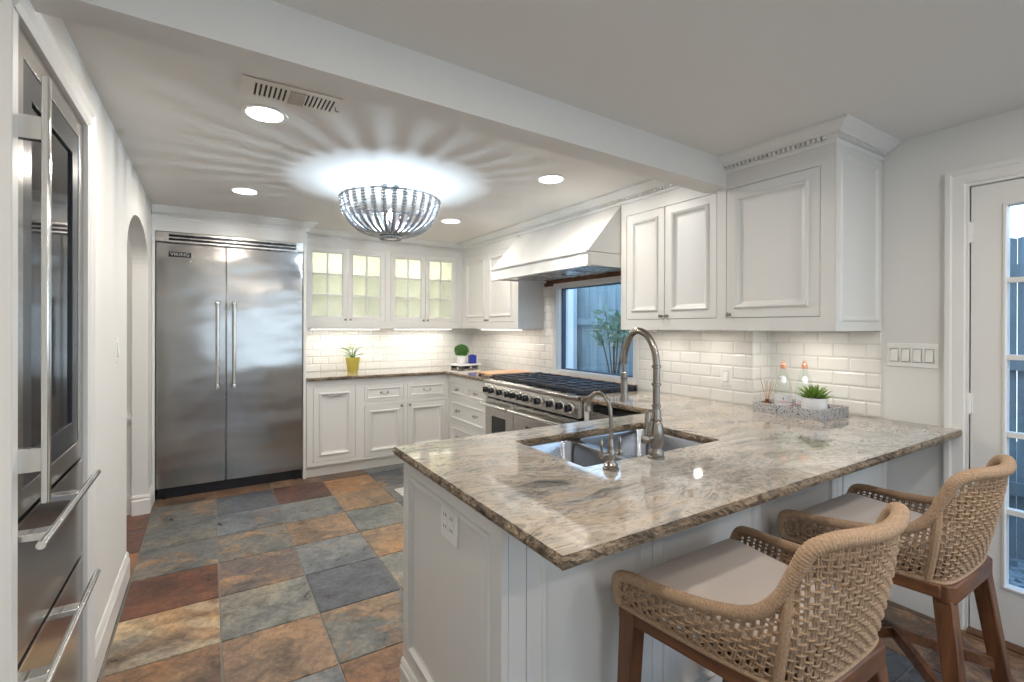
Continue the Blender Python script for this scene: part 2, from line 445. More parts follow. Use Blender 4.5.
# right wall: behind the range, with the window opening; then the jog; then the door wall
WY0, WY1, WZ0, WZ1 = 2.56, 3.50, .985, 1.745
R90 = Matrix.Rotation(-PI/2, 4, 'Z')     # local x -> -Y, local y -> +X
def faceX(x, y): return Matrix.Translation((x, y, 0)) @ R90
b = MB(); b.grid(0, 0, YW - YJ, ZC, [(YW-WY1, WZ0, YW-WY0, WZ1)], 0, .12); b.xf(faceX(XA, YW))
b.box(XA, YJ, 0, XW + .12, YJ + .1, ZC)
struct(b.build('wall_right', M['wall']))
DY0, DY1, DZ = -.19, .735, 2.025
b = MB(); b.grid(0, 0, YJ + 3.6, ZC, [(YJ-DY1, 0, YJ-DY0, DZ), (YJ+.7, .6, YJ+2.9, 2.1)], 0, .12); b.xf(faceX(XW, YJ))
struct(b.build('wall_right_near', M['wall']))
# left wall: opening for the column refrigerator and an arched opening
OY0, OY1, OZ = 1.54, 2.262, 2.105
AY0, AY1, AZS, AZT = 3.30, 4.355, 1.80, 2.075
b = MB(); T = .095
b.box(XL-T, OY1, 0, XL, AY0, ZC); b.box(XL-T, 1.38, 0, XL, OY0, ZC); b.box(XL-T, OY0, OZ, XL, OY1, ZC)
b.box(XL-T, AY1, 0, XL, YW, ZC)
N = 28; yc, ry = (AY0+AY1)/2, (AY1-AY0)/2
ring_f = []; ring_b = []
for k in range(N + 1):
    a = PI - PI*k/N; y = yc + ry*math.cos(a); z = AZS + (AZT-AZS)*math.sin(a)
    ring_f.append((y, z))
for k in range(N):
    (y0, z0), (y1, z1) = ring_f[k], ring_f[k+1]
    b.add([(XL-T,y0,z0),(XL,y0,z0),(XL,y1,z1),(XL-T,y1,z1),(XL-T,y0,ZC),(XL,y0,ZC),(XL,y1,ZC),(XL-T,y1,ZC)],
          [(0,1,2,3),(0,4,5,1),(4,7,6,5),(1,5,6,2),(3,2,6,7)] if False else [(0,1,2,3),(1,5,6,2),(0,3,7,4)])
struct(b.build('wall_left', M['wall']))
struct(MB().box(-.62, -3.6, 0, -.36, 1.408, ZC).build('wall_left_near', M['wall']))
# neighbouring room seen through the arch
b = MB().box(-2.3, 4.40, 0, XL-T, 4.5, ZC); b.box(-2.3, 2.3, 0, -2.2, 4.5, ZC); b.box(-2.3, 2.3, 0, XL-T, 2.4, ZC)
struct(b.build('wall_hall', M['wall']))
b = MB().prism([(4.40,.66),(4.385,.665),(4.37,.70),(4.37,.72),(4.38,.73),(4.40,.735)], -2.2, XL-T+.005, 'X')
b.prism([(4.40,.0),(4.38,.0),(4.38,.12),(4.388,.14),(4.40,.145)], -2.2, XL-T, 'X')
struct(b.build('trim_1', M['trim']))
# rear of the room (behind the camera): wall with a wide window
b = MB(); b.grid(-.62, 0, XW+.12, ZC, [(.2, .5, 2.5, 2.1)], -3.7, -3.6)
struct(b.build('wall_rear', M['wall']))

def baseboard_profile(h=.141, t=.016): return [(0, 0), (t, 0), (t, h*.72), (t*.6, h*.80), (t*.75, h*.88), (t*.35, h), (0, h)]
b = MB()
b.prism([(XL+a, z) for a, z in baseboard_profile()], OY1+.075, AY0, 'Y')
b.prism([(XL+a, z) for a, z in baseboard_profile()], AY1, 4.6, 'Y')
b.prism([(AY1-a, z) for a, z in baseboard_profile()], XL-T, XL+.016, 'X')
struct(b.build('baseboard_left', M['trim']))
b = MB(); b.prism([(XW-a, z) for a, z in baseboard_profile()], DY1+.085, 1.04, 'Y')
struct(b.build('baseboard_right', M['trim']))

# tiled backsplash
b = MB(); b.box(.78, YW-.008, .90, XA, YW, ZU+.02)
struct(b.build('trim_2', M['tileY']))
b = MB(); b.grid(0, .90, YW-YJ, 1.86, [(YW-WY1-.045, WZ0-.04, YW-WY0+.045, WZ1+.045)], -.008, 0); b.xf(faceX(XA, YW))
struct(b.build('trim_3', M['tileX']))
b = MB(); b.box(XW-.008, 1.075, .90, XW, YJ, ZU+.02); b.box(XW-.010, 1.069, .90, XW, 1.075, ZU+.02)
struct(b.build('trim_4', M['tileX']))
b = MB(); b.box(XA-.008, YJ-.008, .90, XW-.008, YJ, ZU+.02)
struct(b.build('trim_5', M['tileY']))

# ------------------------------------------------------------------ crown mouldings
def sweep(mb, path, prof, side):
    n = len(path); rings = []
    for i, (x, y) in enumerate(path):
        d = []
        for a, c in ((i-1, i), (i, i+1)):
            if a >= 0 and c < n:
                v = Vector((path[c][0]-path[a][0], path[c][1]-path[a][1])).normalized(); d.append(Vector((v.y, -v.x))*side)
        if len(d) == 2: m_ = (d[0]+d[1]); m_ = m_/ (m_.length_squared/2)
        else: m_ = d[0]
        rings.append([(x+m_.x*o, y+m_.y*o, z) for o, z in prof])
    mb.loft(rings, True, True)
def dentils(mb, path, out0, out1, z0, z1, side, pitch=.023, w=.012):
    for (a, c) in zip(path, path[1:]):
        v = Vector((c[0]-a[0], c[1]-a[1])); L = v.length; v.normalize(); n_ = Vector((v.y, -v.x))*side
        for k in range(int(L/pitch)):
            s0 = Vector(a) + v*(k*pitch+.004); s1 = s0 + v*w
            q = [s0+n_*out0, s1+n_*out0, s1+n_*out1, s0+n_*out1]
            mb.loft([[(p.x, p.y, z0) for p in q], [(p.x, p.y, z1) for p in q]])
CROWN = [(-.01, 2.236), (.008, 2.236), (.012, 2.244), (.012, 2.252), (.010, 2.254), (.010, 2.272), (.030, 2.274), (.036, 2.282), (.054, 2.292), (.070, 2.304), (.080, 2.308), (.080, 2.32), (-.01, 2.32)]
def crown(name, path, side):
    b = MB(); sweep(b, path, CROWN, side); o = struct(b.build(name, M['trim']))
    d = MB(); dentils(d, path, .008, .029, 2.2555, 2.2715, side); d.build('dentils', M['trim'], o)
FX0, FX1 = -.365, .722
crown('trim_6', [(XL+.002, 4.60), (.752, 4.60), (.752, YU)], 1)
crown('trim_7', [(.753, YU), (XU, YU), (XU, 1.745)], 1)
crown('trim_8', [(XU, 1.62), (XU, 1.07), (XW-.002, 1.07)], 1)

# ------------------------------------------------------------------ cabinet fronts
DOORP = [(0, .019), (0, .001), (.0015, 0), (.048, 0), (.051, -.008), (.058, -.012), (.066, -.008), (.074, .006), (.086, .011)]
def knob(parent, x, z, y=0):
    b = MB().lathe([(.004, 0), (.004, -.012), (.010, -.016), (.0115, -.022), (.008, -.027), (.001, -.028)], (x, y, z), 12, 'Y')
    b.lathe([(.009, 0), (.009, -.003), (.005, -.004)], (x, y, z), 12, 'Y')
    return b.build('knob', M['knob'], parent, smooth=True)
def pull(parent, x, z, w=.07, y=0):
    # bail pull: two posts and a drooping bail
    b = MB()
    for s in (-1, 1): b.lathe([(.009, 0), (.009, -.003), (.005, -.006), (.004, -.018)], (x+s*w/2, y, z), 10, 'Y')
    pts = [(x + w/2*math.cos(PI*k/10)*(1.0), y-.018-.004*math.sin(PI*k/10), z - .016*math.sin(PI*k/10)) for k in range(11)]
    b.tube(pts, .0035, 7)
    return b.build('drawer_pull', M['knob'], parent, smooth=True)
def panel(parent, name, x0, z0, x1, z1, prof=DOORP, y=0):
    b = MB(); b.rects(x0, z0, x1, z1, prof, y); b.box(x0+.002, y+.017, z0+.002, x1-.002, y+.0195, z1-.002)
    return b.build(name, M['cab'], parent)
def drawerprof(): return [(0, .019), (0, .001), (.0015, 0), (.026, 0), (.028, -.004), (.034, -.005), (.040, .003), (.046, .005)]
def carcass(parent, w, z0, z1, depth, openings, fr=.019, name='carcass', extra=None, back=True):
    b = MB(); g = .0028
    b.grid(0, z0, w, z1, [(a-g, c-g, d+g, e+g) for a, c, d, e in openings], 0, fr)
    b.box(0, fr, z0, .018, depth, z1); b.box(w-.018, fr, z0, w, depth, z1)
    b.box(.018, fr, z1-.018, w-.018, depth, z1); b.box(.018, fr, z0, w-.018, depth, z0+.018)
    if back: b.box(.018, fr+.002, z0+.018, w-.018, fr+.006, z1-.018, 1)
    if extra: extra(b)
    return b.build(name, [M['cab'], M['gap']], parent)

def glass_door(parent, x0, z0, x1, z1):
    b = MB(); f = .052
    b.rects(x0, z0, x1, z1, [(0, .019), (0, 0), (f-.01, 0), (f-.006, .004), (f, .008), (f, .019), (0, .019)], 0, cap=False)
    xi0, xi1, zi0, zi1 = x0+f, x1-f, z0+f, z1-f
    xm = (xi0+xi1)/2; b.box(xm-.009, .004, zi0, xm+.009, .017, zi1)
    for k in (1, 2):
        zz = zi0 + (zi1-zi0)*k/3; b.box(xi0, .0045, zz-.009, xi1, .0165, zz+.009)
    d = b.build('glazed_door', M['cab'], parent)
    MB().box(xi0-.003, .012, zi0-.003, xi1+.003, .0145, zi1+.003).build('glass_pane', M['ribbed'], d)
    return d

def glass_cabinet(x0, w, doors, label):
    t = thing('glass_front_cabinet', label, 'cabinet', (x0, YU, 0), 0)
    D = YW-YU-.002; z0, z1 = ZU, 2.25
    b = MB(); op = [(a, 1.434, c, 2.155) for a, c in doors]
    b.grid(0, z0, w, z1, [(doors[0][0]-.003, 1.431, doors[1][1]+.003, 2.158)], 0, .019)
    b.box(0, .019, z0, .012, D, z1); b.box(w-.012, .019, z0, w, D, z1)
    b.box(.012, .019, z0+.03, w-.012, D, z0+.05); b.box(.012, .019, z1-.06, w-.012, D, z1-.04)
    b.build('carcass', M['cab'], t)
    b = MB().box(.012, D-.012, z0+.05, w-.012, D-.002, z1-.06); b.box(.012, .02, z0+.05, .016, D-.012, z1-.06); b.box(w-.016, .02, z0+.05, w-.012, D-.012, z1-.06)
    b.build('interior_lining', M['cabin'], t)
    for k in (1, 2):
        zz = 1.486 + (2.103-1.486)*k/3
        MB().box(.016, .03, zz-.008, w-.016, D-.012, zz+.008).build('shelf', M['cabin'], t)
    for n_, (a, c) in enumerate(doors):
        d = glass_door(t, a, 1.434, c, 2.155)
        knob(d, c-.022 if n_ == 0 else a+.022, 1.452)
    MB().box(.05, .04, z1-.07, w-.05, .07, z1-.061).build('light_strip', M['plastic'], t)
    light('AREA', 'cabinet_lamp', (w/2, .12, z1-.075), CAB_W*2.2, (1, .97, .85), t, shape='RECTANGLE', size=w-.1, size_y=.06)
    for k in (1, 2):
        zz = 1.486 + (2.103-1.486)*k/3
        light('AREA', 'shelf_lamp', (w/2, .10, zz-.012), CAB_W*.9, (1, .97, .85), t, shape='RECTANGLE', size=w-.1, size_y=.03)
    return t
X0 = .752
glass_cabinet(X0, .84, [(.044, .426), (.432, .809)], 'white wall cabinet with glass-pane doors nearest the refrigerator')
glass_cabinet(X0+.84, XU-X0-.84, [(.033, .418), (.424, .791)], 'white wall cabinet with glass-pane doors beside the back corner')

def strip_lamp(x, y, rz, w, power, lab):
    t = thing('under_cabinet_light', lab, 'light', (x, y, ZU-.012), rz)
    MB().box(-w/2, -.012, 0, w/2, .012, .012).build('housing', M['plastic'], t)
    MB().box(-w/2+.01, -.009, -.002, w/2-.01, .009, 0).build('diffuser', M['lens'], t)
    light('AREA', 'strip_lamp', (0, 0, -.006), power, NEUT, t, shape='RECTANGLE', size=w-.03, size_y=.016)
strip_lamp(1.20, YW-.18, 0, .7, UNDER_W*1.3, 'slim light strip under the glass-front cabinet nearest the refrigerator')
strip_lamp(2.05, YW-.18, 0, .7, UNDER_W*1.3, 'slim light strip under the glass-front cabinet by the corner')
strip_lamp(XA-.20, 4.2, PI/2, .8, UNDER_W*.8, 'slim light strip under the wall cabinet left of the range hood')

for x, y, lab in ((2.56, 2.22, 'small round puck light under the two-door cabinet, nearer the window'), (2.56, 1.86, 'small round puck light under the two-door cabinet, nearer the jog in the tiles'), (2.72, 1.36, 'small round puck light under the single-door cabinet above the tray')):
    t = thing('puck_light', lab, 'light', (x, y, ZU))
    MB().lathe([(.034, 0), (.034, -.010), (.026, -.013), (.024, -.010)], n=20, caps=False).build('housing', M['plastic'], t, smooth=True)
    MB().lathe([(.025, -.010), (.001, -.011)], n=20).build('lens', M['lens'], t, smooth=True)
    light('AREA', 'puck_lamp', (0, 0, -.016), .55 if y > 1.5 else .9, NEUT, t, shape='DISK', size=.04)

# wall cabinets on the right wall (local x runs towards the camera)
def wall_cab(y_start, w, doors, depth, label, knobs, z_top=2.25):
    t = thing('wall_cabinet', label, 'cabinet', (XU, y_start, 0), -PI/2)
    b = MB(); g = .0028
    carcass(t, w, ZU, z_top, depth, [(a, 1.435, c, 2.146) for a, c in doors])
    for (a, c), kx in zip(doors, knobs):
        d = panel(t, 'door', a, 1.435, c, 2.146); knob(d, kx, 1.452)
    return t
wall_cab(YU, YU-3.717, [(.07, .575), (.585, 1.095)], XA-XU-.01, 'white two-door wall cabinet left of the range hood', [.557, .603])
wall_cab(2.41, .77, [(.052, .372), (.378, .738)], XA-XU-.01, 'white two-door wall cabinet right of the range hood', [.354, .396])
c3 = wall_cab(1.64, .57, [(.03, .506)], XW-XU-.012, 'white single-door wall cabinet above the bottles, ending the run', [.05])
# its panelled end, facing the camera
b = MB(); b.rects(0, ZU, XW-XU-.004, 2.25, [(0, 0), (0, -.004), (.045, -.004), (.050, -.010), (.058, -.011), (.066, -.004), (.074, 0)], 0)
e = b.build('end_panel', M['cab'], c3); e.rotation_euler = (0, 0, PI/2); e.location = (.57+.0005, 0, 0)

# base cabinets, back run
def base_unit(name, label, loc, rz, w, depth, ops, zt=.884):
    t = thing(name, label, 'cabinet', loc, rz)
    carcass(t, w, .10, zt, depth, ops)
    MB().box(0, .035, 0, w, .05, .10).build('toe_kick', M['cab'], t)
    return t
x0 = .726
pw = thing('wall_cabinet', 'tall white panel between the refrigerator and the back counter', 'panel', (.722, 4.60, 0))
MB().box(0, 0, 0, .025, .59, 2.131).build('side_panel', M['cab'], pw, bevel=.002)
pw.name = 'refrigerator_end_panel'
t = base_unit('base_cabinet', 'white base cabinet with a tall panelled dishwasher front next to the refrigerator', (.75, YB, 0), 0, .475, .58, [(.057, .14, .436, .818)])
d = panel(t, 'door', .057, .14, .436, .818)
b = MB().box(.19, -.013, .738, .30, -.009, .752); b.tube([(.20, -.006, .745), (.20, -.028, .745), (.29, -.028, .745), (.29, -.006, .745)], .004, 7)
b.build('handle', M['chrome'], d, smooth=True)
t = base_unit('base_cabinet', 'white base cabinet with two drawers over two doors in the back run', (1.225, YB, 0), 0, XB-1.225, .58,
              [(.048, .655, .438, .81), (.482, .655, .904, .81), (.048, .12, .438, .615), (.482, .12, .904, .615)])
for a, c in ((.048, .438), (.482, .904)):
    d = panel(t, 'drawer', a, .655, c, .81, drawerprof()); pull(d, (a+c)/2, .737)
    d = panel(t, 'door', a, .12, c, .615); knob(d, c-.022 if a < .1 else a+.022, .592)
# right run, left of the range (local x runs towards the camera)
w = YB-3.752
t = base_unit('drawer_cabinet', 'white four-drawer base cabinet between the back corner and the range', (XB, YB, 0), -PI/2, w, .58,
              [(.06, .67, .40, .81), (.44, .67, .80, .81), (.06, .41, .80, .63), (.06, .13, .80, .37)])
for a, c, z0, z1 in ((.06, .40, .67, .81), (.44, .80, .67, .81)):
    d = panel(t, 'drawer', a, z0, c, z1, drawerprof()); pull(d, (a+c)/2, (z0+z1)/2+.005, .05)
for z0, z1 in ((.41, .63), (.13, .37)):
    d = panel(t, 'drawer', .06, z0, .80, z1, drawerprof())
    pull(d, .24, (z0+z1)/2+.01, .06); pull(d, .62, (z0+z1)/2+.01, .06)
# right of the range: narrow filler and dishwasher
t = thing('base_cabinet', 'narrow white filler cabinet at the right end of the range', 'cabinet', (XB, 2.447, 0), -PI/2)
MB().box(0, 0, 0, .05, .58, .884).build('side_panel', M['cab'], t, bevel=.002)
t = thing('dishwasher', 'stainless dishwasher under the counter between range and peninsula', 'dishwasher', (XB, 2.395, 0), -PI/2)
MB().box(.004, .03, .08, .596, .56, .86).build('tub', M['black'], t)
MB().box(.006, .0, .10, .594, .03, .82).build('door', M['steel2'], t, bevel=.003)
MB().box(0.0, .05, 0, .6, .07, .08).build('toe_kick', M['black'], t)

# ------------------------------------------------------------------ worktops
def slab(name, poly, label, z0=.885, z1=.915, hole=None):
    """polished slab with a rough chiselled edge; poly counter-clockwise, optional rectangular hole"""
    import bmesh
    bm = bmesh.new(); t_ = .001
    vs = [bm.verts.new((x, y, z1)) for x, y in poly]
    es = [bm.edges.new((vs[i], vs[(i+1)%len(vs)])) for i in range(len(vs))]
    if hole:
        hv = [bm.verts.new((x, y, z1)) for x, y in hole]; es += [bm.edges.new((hv[i], hv[(i+1)%len(hv)])) for i in range(len(hv))]
    bmesh.ops.triangle_fill(bm, edges=es, use_beauty=True)
    top = list(bm.faces)
    r = bmesh.ops.extrude_face_region(bm, geom=top)
    nv = [g for g in r['geom'] if isinstance(g, bmesh.types.BMVert)]
    for v in nv: v.co.z = z0
    bmesh.ops.recalc_face_normals(bm, faces=bm.faces)
    for f in bm.faces: f.material_index = 1 if abs(f.normal.z) < .5 else 0
    me = bpy.data.meshes.new(name); bm.to_mesh(me); bm.free()
    me.materials.append(M['granite']); me.materials.append(M['granite_edge'])
    o = bpy.data.objects.new(name, me); COL.objects.link(o)
    tag(o, label, 'countertop'); return o
def edge_strip(parent, path, z0=.885, z1=.915, seed=1):
    # irregular rock-face edge following the outline just outside the slab
    rnd = random.Random(seed); rings = []; pts = []
    for a, c in zip(path, path[1:]):
        L = math.dist(a, c); n = max(1, int(L/.012))
        for k in range(n): pts.append((a[0]+(c[0]-a[0])*k/n, a[1]+(c[1]-a[1])*k/n))
    pts.append(path[-1]); N = len(pts)
    for i, (x, y) in enumerate(pts):
        x0_, y0_ = pts[max(i-1, 0)]; x1_, y1_ = pts[min(i+1, N-1)]
        d = Vector((x1_-x0_, y1_-y0_)).normalized(); nn = Vector((d.y, -d.x))
        ring = []
        for o, z in ((-.004, z1-.0004), (.0, z1-.001), (.004, z1-.007), (.006, (z0+z1)/2), (.004, z0+.007), (-.002, z0), (-.004, z0)):
            j = 0 if o == -.004 else rnd.uniform(-.0035, .0035)
            ring.append((x+nn.x*(o+j), y+nn.y*(o+j), z + (rnd.uniform(-.002, .002) if abs(z-(z0+z1)/2) < .013 else 0)))
        rings.append(ring)
    b = MB(); b.loft(rings, False, False); b.build('rough_edge', M['granite_edge'], parent)
o = slab('countertop', [(.7485, YB-.03), (XB-.03, YB-.03), (XB-.03, 3.752), (XA-.008, 3.752), (XA-.008, YW-.008), (.7485, YW-.008)],
     'grey and cream granite worktop turning the back corner, left of the range')
edge_strip(o, [(.7485, YB-.03), (XB-.03, YB-.03), (XB-.03, 3.752)], seed=4)
PX0, PX1, PY0, PY1 = .611, 2.87, .756, 1.79
SX0, SX1, SY0, SY1 = 1.06, 1.80, 1.20, 1.625
poly = [(PX0, PY0), (XW-.006, PY0), (XW-.006, YJ-.009), (XA-.008, YJ-.009), (XA-.008, 2.445), (XB-.03, 2.445), (XB-.03, PY1), (PX0, PY1)]
ct = slab('countertop', poly, 'large polished granite peninsula worktop with the sink cut into it', hole=[(SX0, SY0), (SX1, SY0), (SX1, SY1), (SX0, SY1)])
edge_strip(ct, [(PX0, PY1), (PX0, PY0), (XW-.006, PY0)], seed=9)
edge_strip(ct, [(XB-.03, 2.445), (XB-.03, PY1), (PX0, PY1)], seed=10)
edge_strip(ct, [(SX0, SY0), (SX0, SY1), (SX1, SY1), (SX1, SY0), (SX0, SY0)], seed=11)

# ------------------------------------------------------------------ peninsula base
BX0, BY0, BY1 = .64, 1.04, 1.765
pen = thing('peninsula_cabinet', 'white panelled peninsula base under the large granite worktop', 'cabinet', (0, 0, 0))
ENDP = [(0, .02), (0, 0), (.058, 0), (.062, -.006), (.072, -.008), (.082, .004), (.092, .007)]
b = MB(); b.rects(0, .105, BY1-BY0, .884, ENDP, 0); b.box(.001, .012, 0, BY1-BY0-.001, .02, .884); b.xf(faceX(BX0, BY1)); b.build('end_panel', M['cab'], pen)
b = MB().prism([(BX0-a, z) for a, z in baseboard_profile(.105, .014)], BY0, BY1, 'Y'); b.build('baseboard', M['cab'], pen)
MB().box(BX0+.0215, BY0+.0005, .0, .7165, BY0+.02, .884).build('corner_post', M['cab'], pen)
for a, c in ((.7185, 1.204), (1.206, 1.819), (1.821, 2.419), (2.421, XW-.004)):
    b = MB(); b.rects(a, .10, c, .884, [(0, .02), (0, 0), (.046, 0), (.050, -.006), (.058, -.007), (.066, .004), (.074, .007)], BY0)
    b.box(a, BY0, 0, c, BY0+.02, .10); b.build('back_panel', M['cab'], pen)
MB().box(.715, BY0+.021, 0, XW-.004, BY0+.03, .88).build('inner_panel', M['gap'], pen)
b = MB().box(BX0+.02, BY1-.02, .1, XB, BY1, .884); b.box(BX0+.05, BY1-.06, 0, XB, BY1-.05, .1)
b.build('front_panel', M['cab'], pen)
def outlet(name, label, loc, rz, w=.115, h=.115, gangs=2, kind='outlet', cat='outlet', group=None):
    t = thing(name, label, cat, loc, rz, group)
    MB().rects(-w/2, -h/2, w/2, h/2, [(0, .0), (0, -.003), (.003, -.006), (.006, -.006)]).build('cover_plate', M['plastic'], t)
    for g in range(gangs):
        cx = (g-(gangs-1)/2)*.046
        if kind == 'outlet':
            b = MB().box(cx-.016, -.008, -.033, cx+.016, -.005, .033)
            for zz in (-.018, .018):
                b.box(cx-.008, -.0085, zz-.005, cx-.005, -.0079, zz+.005, 1); b.box(cx+.005, -.0085, zz-.005, cx+.008, -.0079, zz+.005, 1)
            b.build('socket', [M['plastic'], M['gap']], t)
        else:
            b = MB(); b.rects(cx-.0175, -.034, cx+.0175, .034, [(0, -.0055), (.0, -.0066), (.0015, -.0066), (.0015, -.006)])
            b.build('switch_frame', mat('switch_gap', (.5, .5, .5), .6), t)
            b = MB().add([(cx-.0145,-.006,-.030),(cx+.0145,-.006,-.030),(cx+.0145,-.006,.030),(cx-.0145,-.006,.030),
                          (cx-.0145,-.015,-.030),(cx+.0145,-.015,-.030),(cx+.0145,-.0075,.030),(cx-.0145,-.0075,.030)],
                         [(0,3,2,1),(4,5,6,7),(0,1,5,4),(1,2,6,5),(2,3,7,6),(3,0,4,7)])
            b.build('rocker', M['plastic'], t)
    return t
outlet('power_outlet', 'white double power outlet on the end of the peninsula', (BX0-.0005+.0065, 1.36, .765), -PI/2, .12, .12, 2)
outlet('power_outlet', 'white power outlet on the tiled back wall beside the yellow pot', (1.587, YW-.008, 1.068), 0, .075, .115, 1)
outlet('power_outlet', 'white rocker switch plate on the tiles behind the faucet', (XA-.008, 1.80, 1.076), -PI/2, .075, .12, 1, 'switch', 'switch')
outlet('light_switch', 'white four-gang rocker switch plate beside the glazed door', (XW, .943, 1.245), -PI/2, .20, .118, 4, 'switch', 'switch')
outlet('light_switch', 'small white switch plate on the left wall before the arch', (XL, 2.95, 1.262), PI/2, .075, .118, 1, 'switch', 'switch')
# ------------------------------------------------------------------ sink and faucets
sk = thing('sink', 'undermount double-bowl stainless sink in the peninsula', 'sink', ((SX0+SX1)/2, (SY0+SY1)/2, .70))
def bowl(x0, x1, y0, y1, zt, zb, name='bowl'):
    b = MB(); r = .05; n = 5
    def rr(i, z):
        pts = []
        for cx, cy, a0 in ((x1-i-r, y1-i-r, 0), (x0+i+r, y1-i-r, PI/2), (x0+i+r, y0+i+r, PI), (x1-i-r, y0+i+r, 3*PI/2)):
            for k in range(n+1):
                a = a0+PI/2*k/n; pts.append((cx+r*math.cos(a), cy+r*math.sin(a), z))
        return pts
    b.loft([rr(-.012, zt), rr(0, zt), rr(.004, zt-.01), rr(.012, zb+.03), rr(.03, zb+.006), rr(.05, zb)], False)
    nn = 4*(n+1); b.f.append(list(range(len(b.v)-nn, len(b.v)))); b.m.append(0)
    o_ = b.build(name, M['sink'], sk, smooth=True, ang=50)
    o_.location = (-(SX0+SX1)/2, -(SY0+SY1)/2, -.70)
    cx, cy = (x0+x1)/2, (y0+y1)/2
    d = MB().lathe([(.045, zb+.001), (.045, zb+.004), (.036, zb+.005), (.030, zb+.001), (.002, zb+.001)], (cx, cy, 0), 20)
    d.build('drain', M['chrome'], o_, smooth=True)
bowl(SX0-.01, SX0+.29, SY0-.01, SY1+.01, .883, .70)
bowl(SX0+.32, SX1+.01, SY0-.01, SY1+.01, .883, .68)

fa = thing('kitchen_faucet', 'tall brushed nickel pull-down faucet with a high arched spout', 'faucet', (1.355, 1.155, .915))
b = MB().lathe([(.030, 0), (.030, .006), (.026, .010), (.027, .020), (.023, .028), (.020, .034), (.021, .042), (.025, .055), (.0265, .075), (.026, .10), (.022, .122), (.018, .132), (.020, .136), (.020, .142), (.015, .150), (.016, .165), (.0135, .175)], n=24)
b.build('base', M['nickel'], fa, smooth=True)
pa = bez([(0, 0, .17), (0, 0, .25), (0, 0, .335), (0, .012, .39), (0, .045, .437), (0, .09, .452), (0, .125, .43), (0, .148, .375), (0, .155, .325)], 6)
MB().tube(pa, .0125, 14).build('spout', M['nickel'], fa, smooth=True)
b = MB()
for z in (.185, .262, .325): b.lathe([(.0125, z-.006), (.0165, z-.004), (.0165, z+.004), (.0125, z+.006)], n=16)
b.build('collar', M['nickel'], fa, smooth=True)
b = MB().tube([(0, .155, .325), (0, .155, .29)], .007, 10)
b.lathe([(.008, .295), (.012, .288), (.0135, .27), (.011, .262), (.0125, .255), (.0135, .23), (.013, .205), (.018, .192), (.019, .182), (.012, .180)], (0, .155, 0), 16)
b.build('spray_head', M['nickel'], fa, smooth=True)
v = MB().tube([(-.02, 0, .075), (-.055, .0, .073)], .012, 12); v.lathe([(.001, -.074), (.011, -.07), (.017, -.06), (.017, -.05), (.012, -.044)], (0, 0, .073), 14, 'X')
v.build('valve', M['nickel'], fa, smooth=True)
lv = MB().tube([(-.058, 0, .075), (-.052, 0, .10), (-.045, 0, .13), (-.042, 0, .155), (-.044, 0, .168)], [.006, .006, .010, .012, .004], 10)
lv.build('lever', M['nickel'], fa, smooth=True)

f2 = thing('filter_faucet', 'small brushed nickel two-handle faucet left of the tall one', 'faucet', (1.12, 1.14, .915))
b = MB().lathe([(.027, 0), (.027, .005), (.022, .009), (.023, .016), (.016, .024), (.013, .034), (.016, .045), (.014, .058), (.010, .068), (.012, .075), (.0085, .085), (.0075, .10)], n=20)
b.build('base', M['nickel'], f2, smooth=True)
MB().tube(bez([(0, 0, .08), (0, 0, .15), (-.002, .004, .205), (-.008, .026, .238), (-.014, .054, .243), (-.02, .078, .225), (-.023, .086, .195)], 6), .0065, 10).build('spout', M['nickel'], f2, smooth=True)
MB().lathe([(.008, .2), (.010, .195), (.0105, .18), (.008, .178)], (-.023, .087, 0), 12).build('nozzle', M['nickel'], f2, smooth=True)
for s in (-1, 1):
    b = MB().tube([(0, 0, .05), (s*.032, 0, .05)], .007, 10)
    b.lathe([(.003, .030*s), (.011, .032*s), (.012, .042*s), (.007, .048*s)], (0, 0, .05), 12, 'X')
    b.tube([(s*.040, 0, .055), (s*.040, 0, .075), (s*.041, 0, .095), (s*.041, 0, .102)], [.004, .0045, .0065, .003], 8)
    b.build('handle', M['nickel'], f2, smooth=True)

# ------------------------------------------------------------------ refrigerator (side by side)
fr = thing('refrigerator', 'large stainless side-by-side refrigerator with two long bar handles', 'refrigerator', (FX0, 4.616, 0))
FW = FX1-FX0
MB().box(.006, .052, .087, FW-.006, .57, 2.13).build('cabinet', M['steel2'], fr)
b = MB().box(.012, .035, 0, FW-.012, .09, .086)
for k in range(3): b.box(.03, .045, .02+.02*k, FW-.03, .05, .028+.02*k)
b.tube([(.06, .03, 0), (.06, .03, .03)], .014, 8); b.tube([(FW-.06, .03, 0), (FW-.06, .03, .03)], .014, 8)
b.build('kick_plate', M['black'], fr)
seam = .482
for a, c, nm in ((.004, seam-.003, 'left'), (seam+.003, FW-.004, 'right')):
    d = MB().box(a, 0, .088, c, .05, 2.045).build('door', M['steel'], fr, bevel=.004)
    hx = c-.057 if nm == 'left' else a+.057
    z0, z1 = .872, 1.582
    b = MB().tube([(hx, -.055, z0-.01), (hx, -.055, z1+.01)], .0125, 14); h = b.build('handle', M['chrome'], d, smooth=True)
    for z in (z0+.01, z1-.01):
        b = MB(); b.lathe([(.016, z-.016), (.0175, z-.01), (.0175, z+.012), (.015, z+.016)], (hx, -.055, 0), 14); b.box(hx-.011, -.05, z-.010, hx+.011, 0, z+.010); b.build('bracket', M['chrome'], h, smooth=True)
b = MB().grid(0, 2.052, FW, 2.13, [(.085, 2.066, FW-.06, 2.085), (.085, 2.094, FW-.06, 2.115)], -.004, .03)
g = b.build('top_grille', M['steel2'], fr, bevel=.0015)
MB().box(.08, .012, 2.06, FW-.05, .02, 2.115).build('vent_slot', M['black'], g)
bd = MB().box(.085, -.004, 1.935, .235, 0, 1.975).build('badge', M['black'], fr)
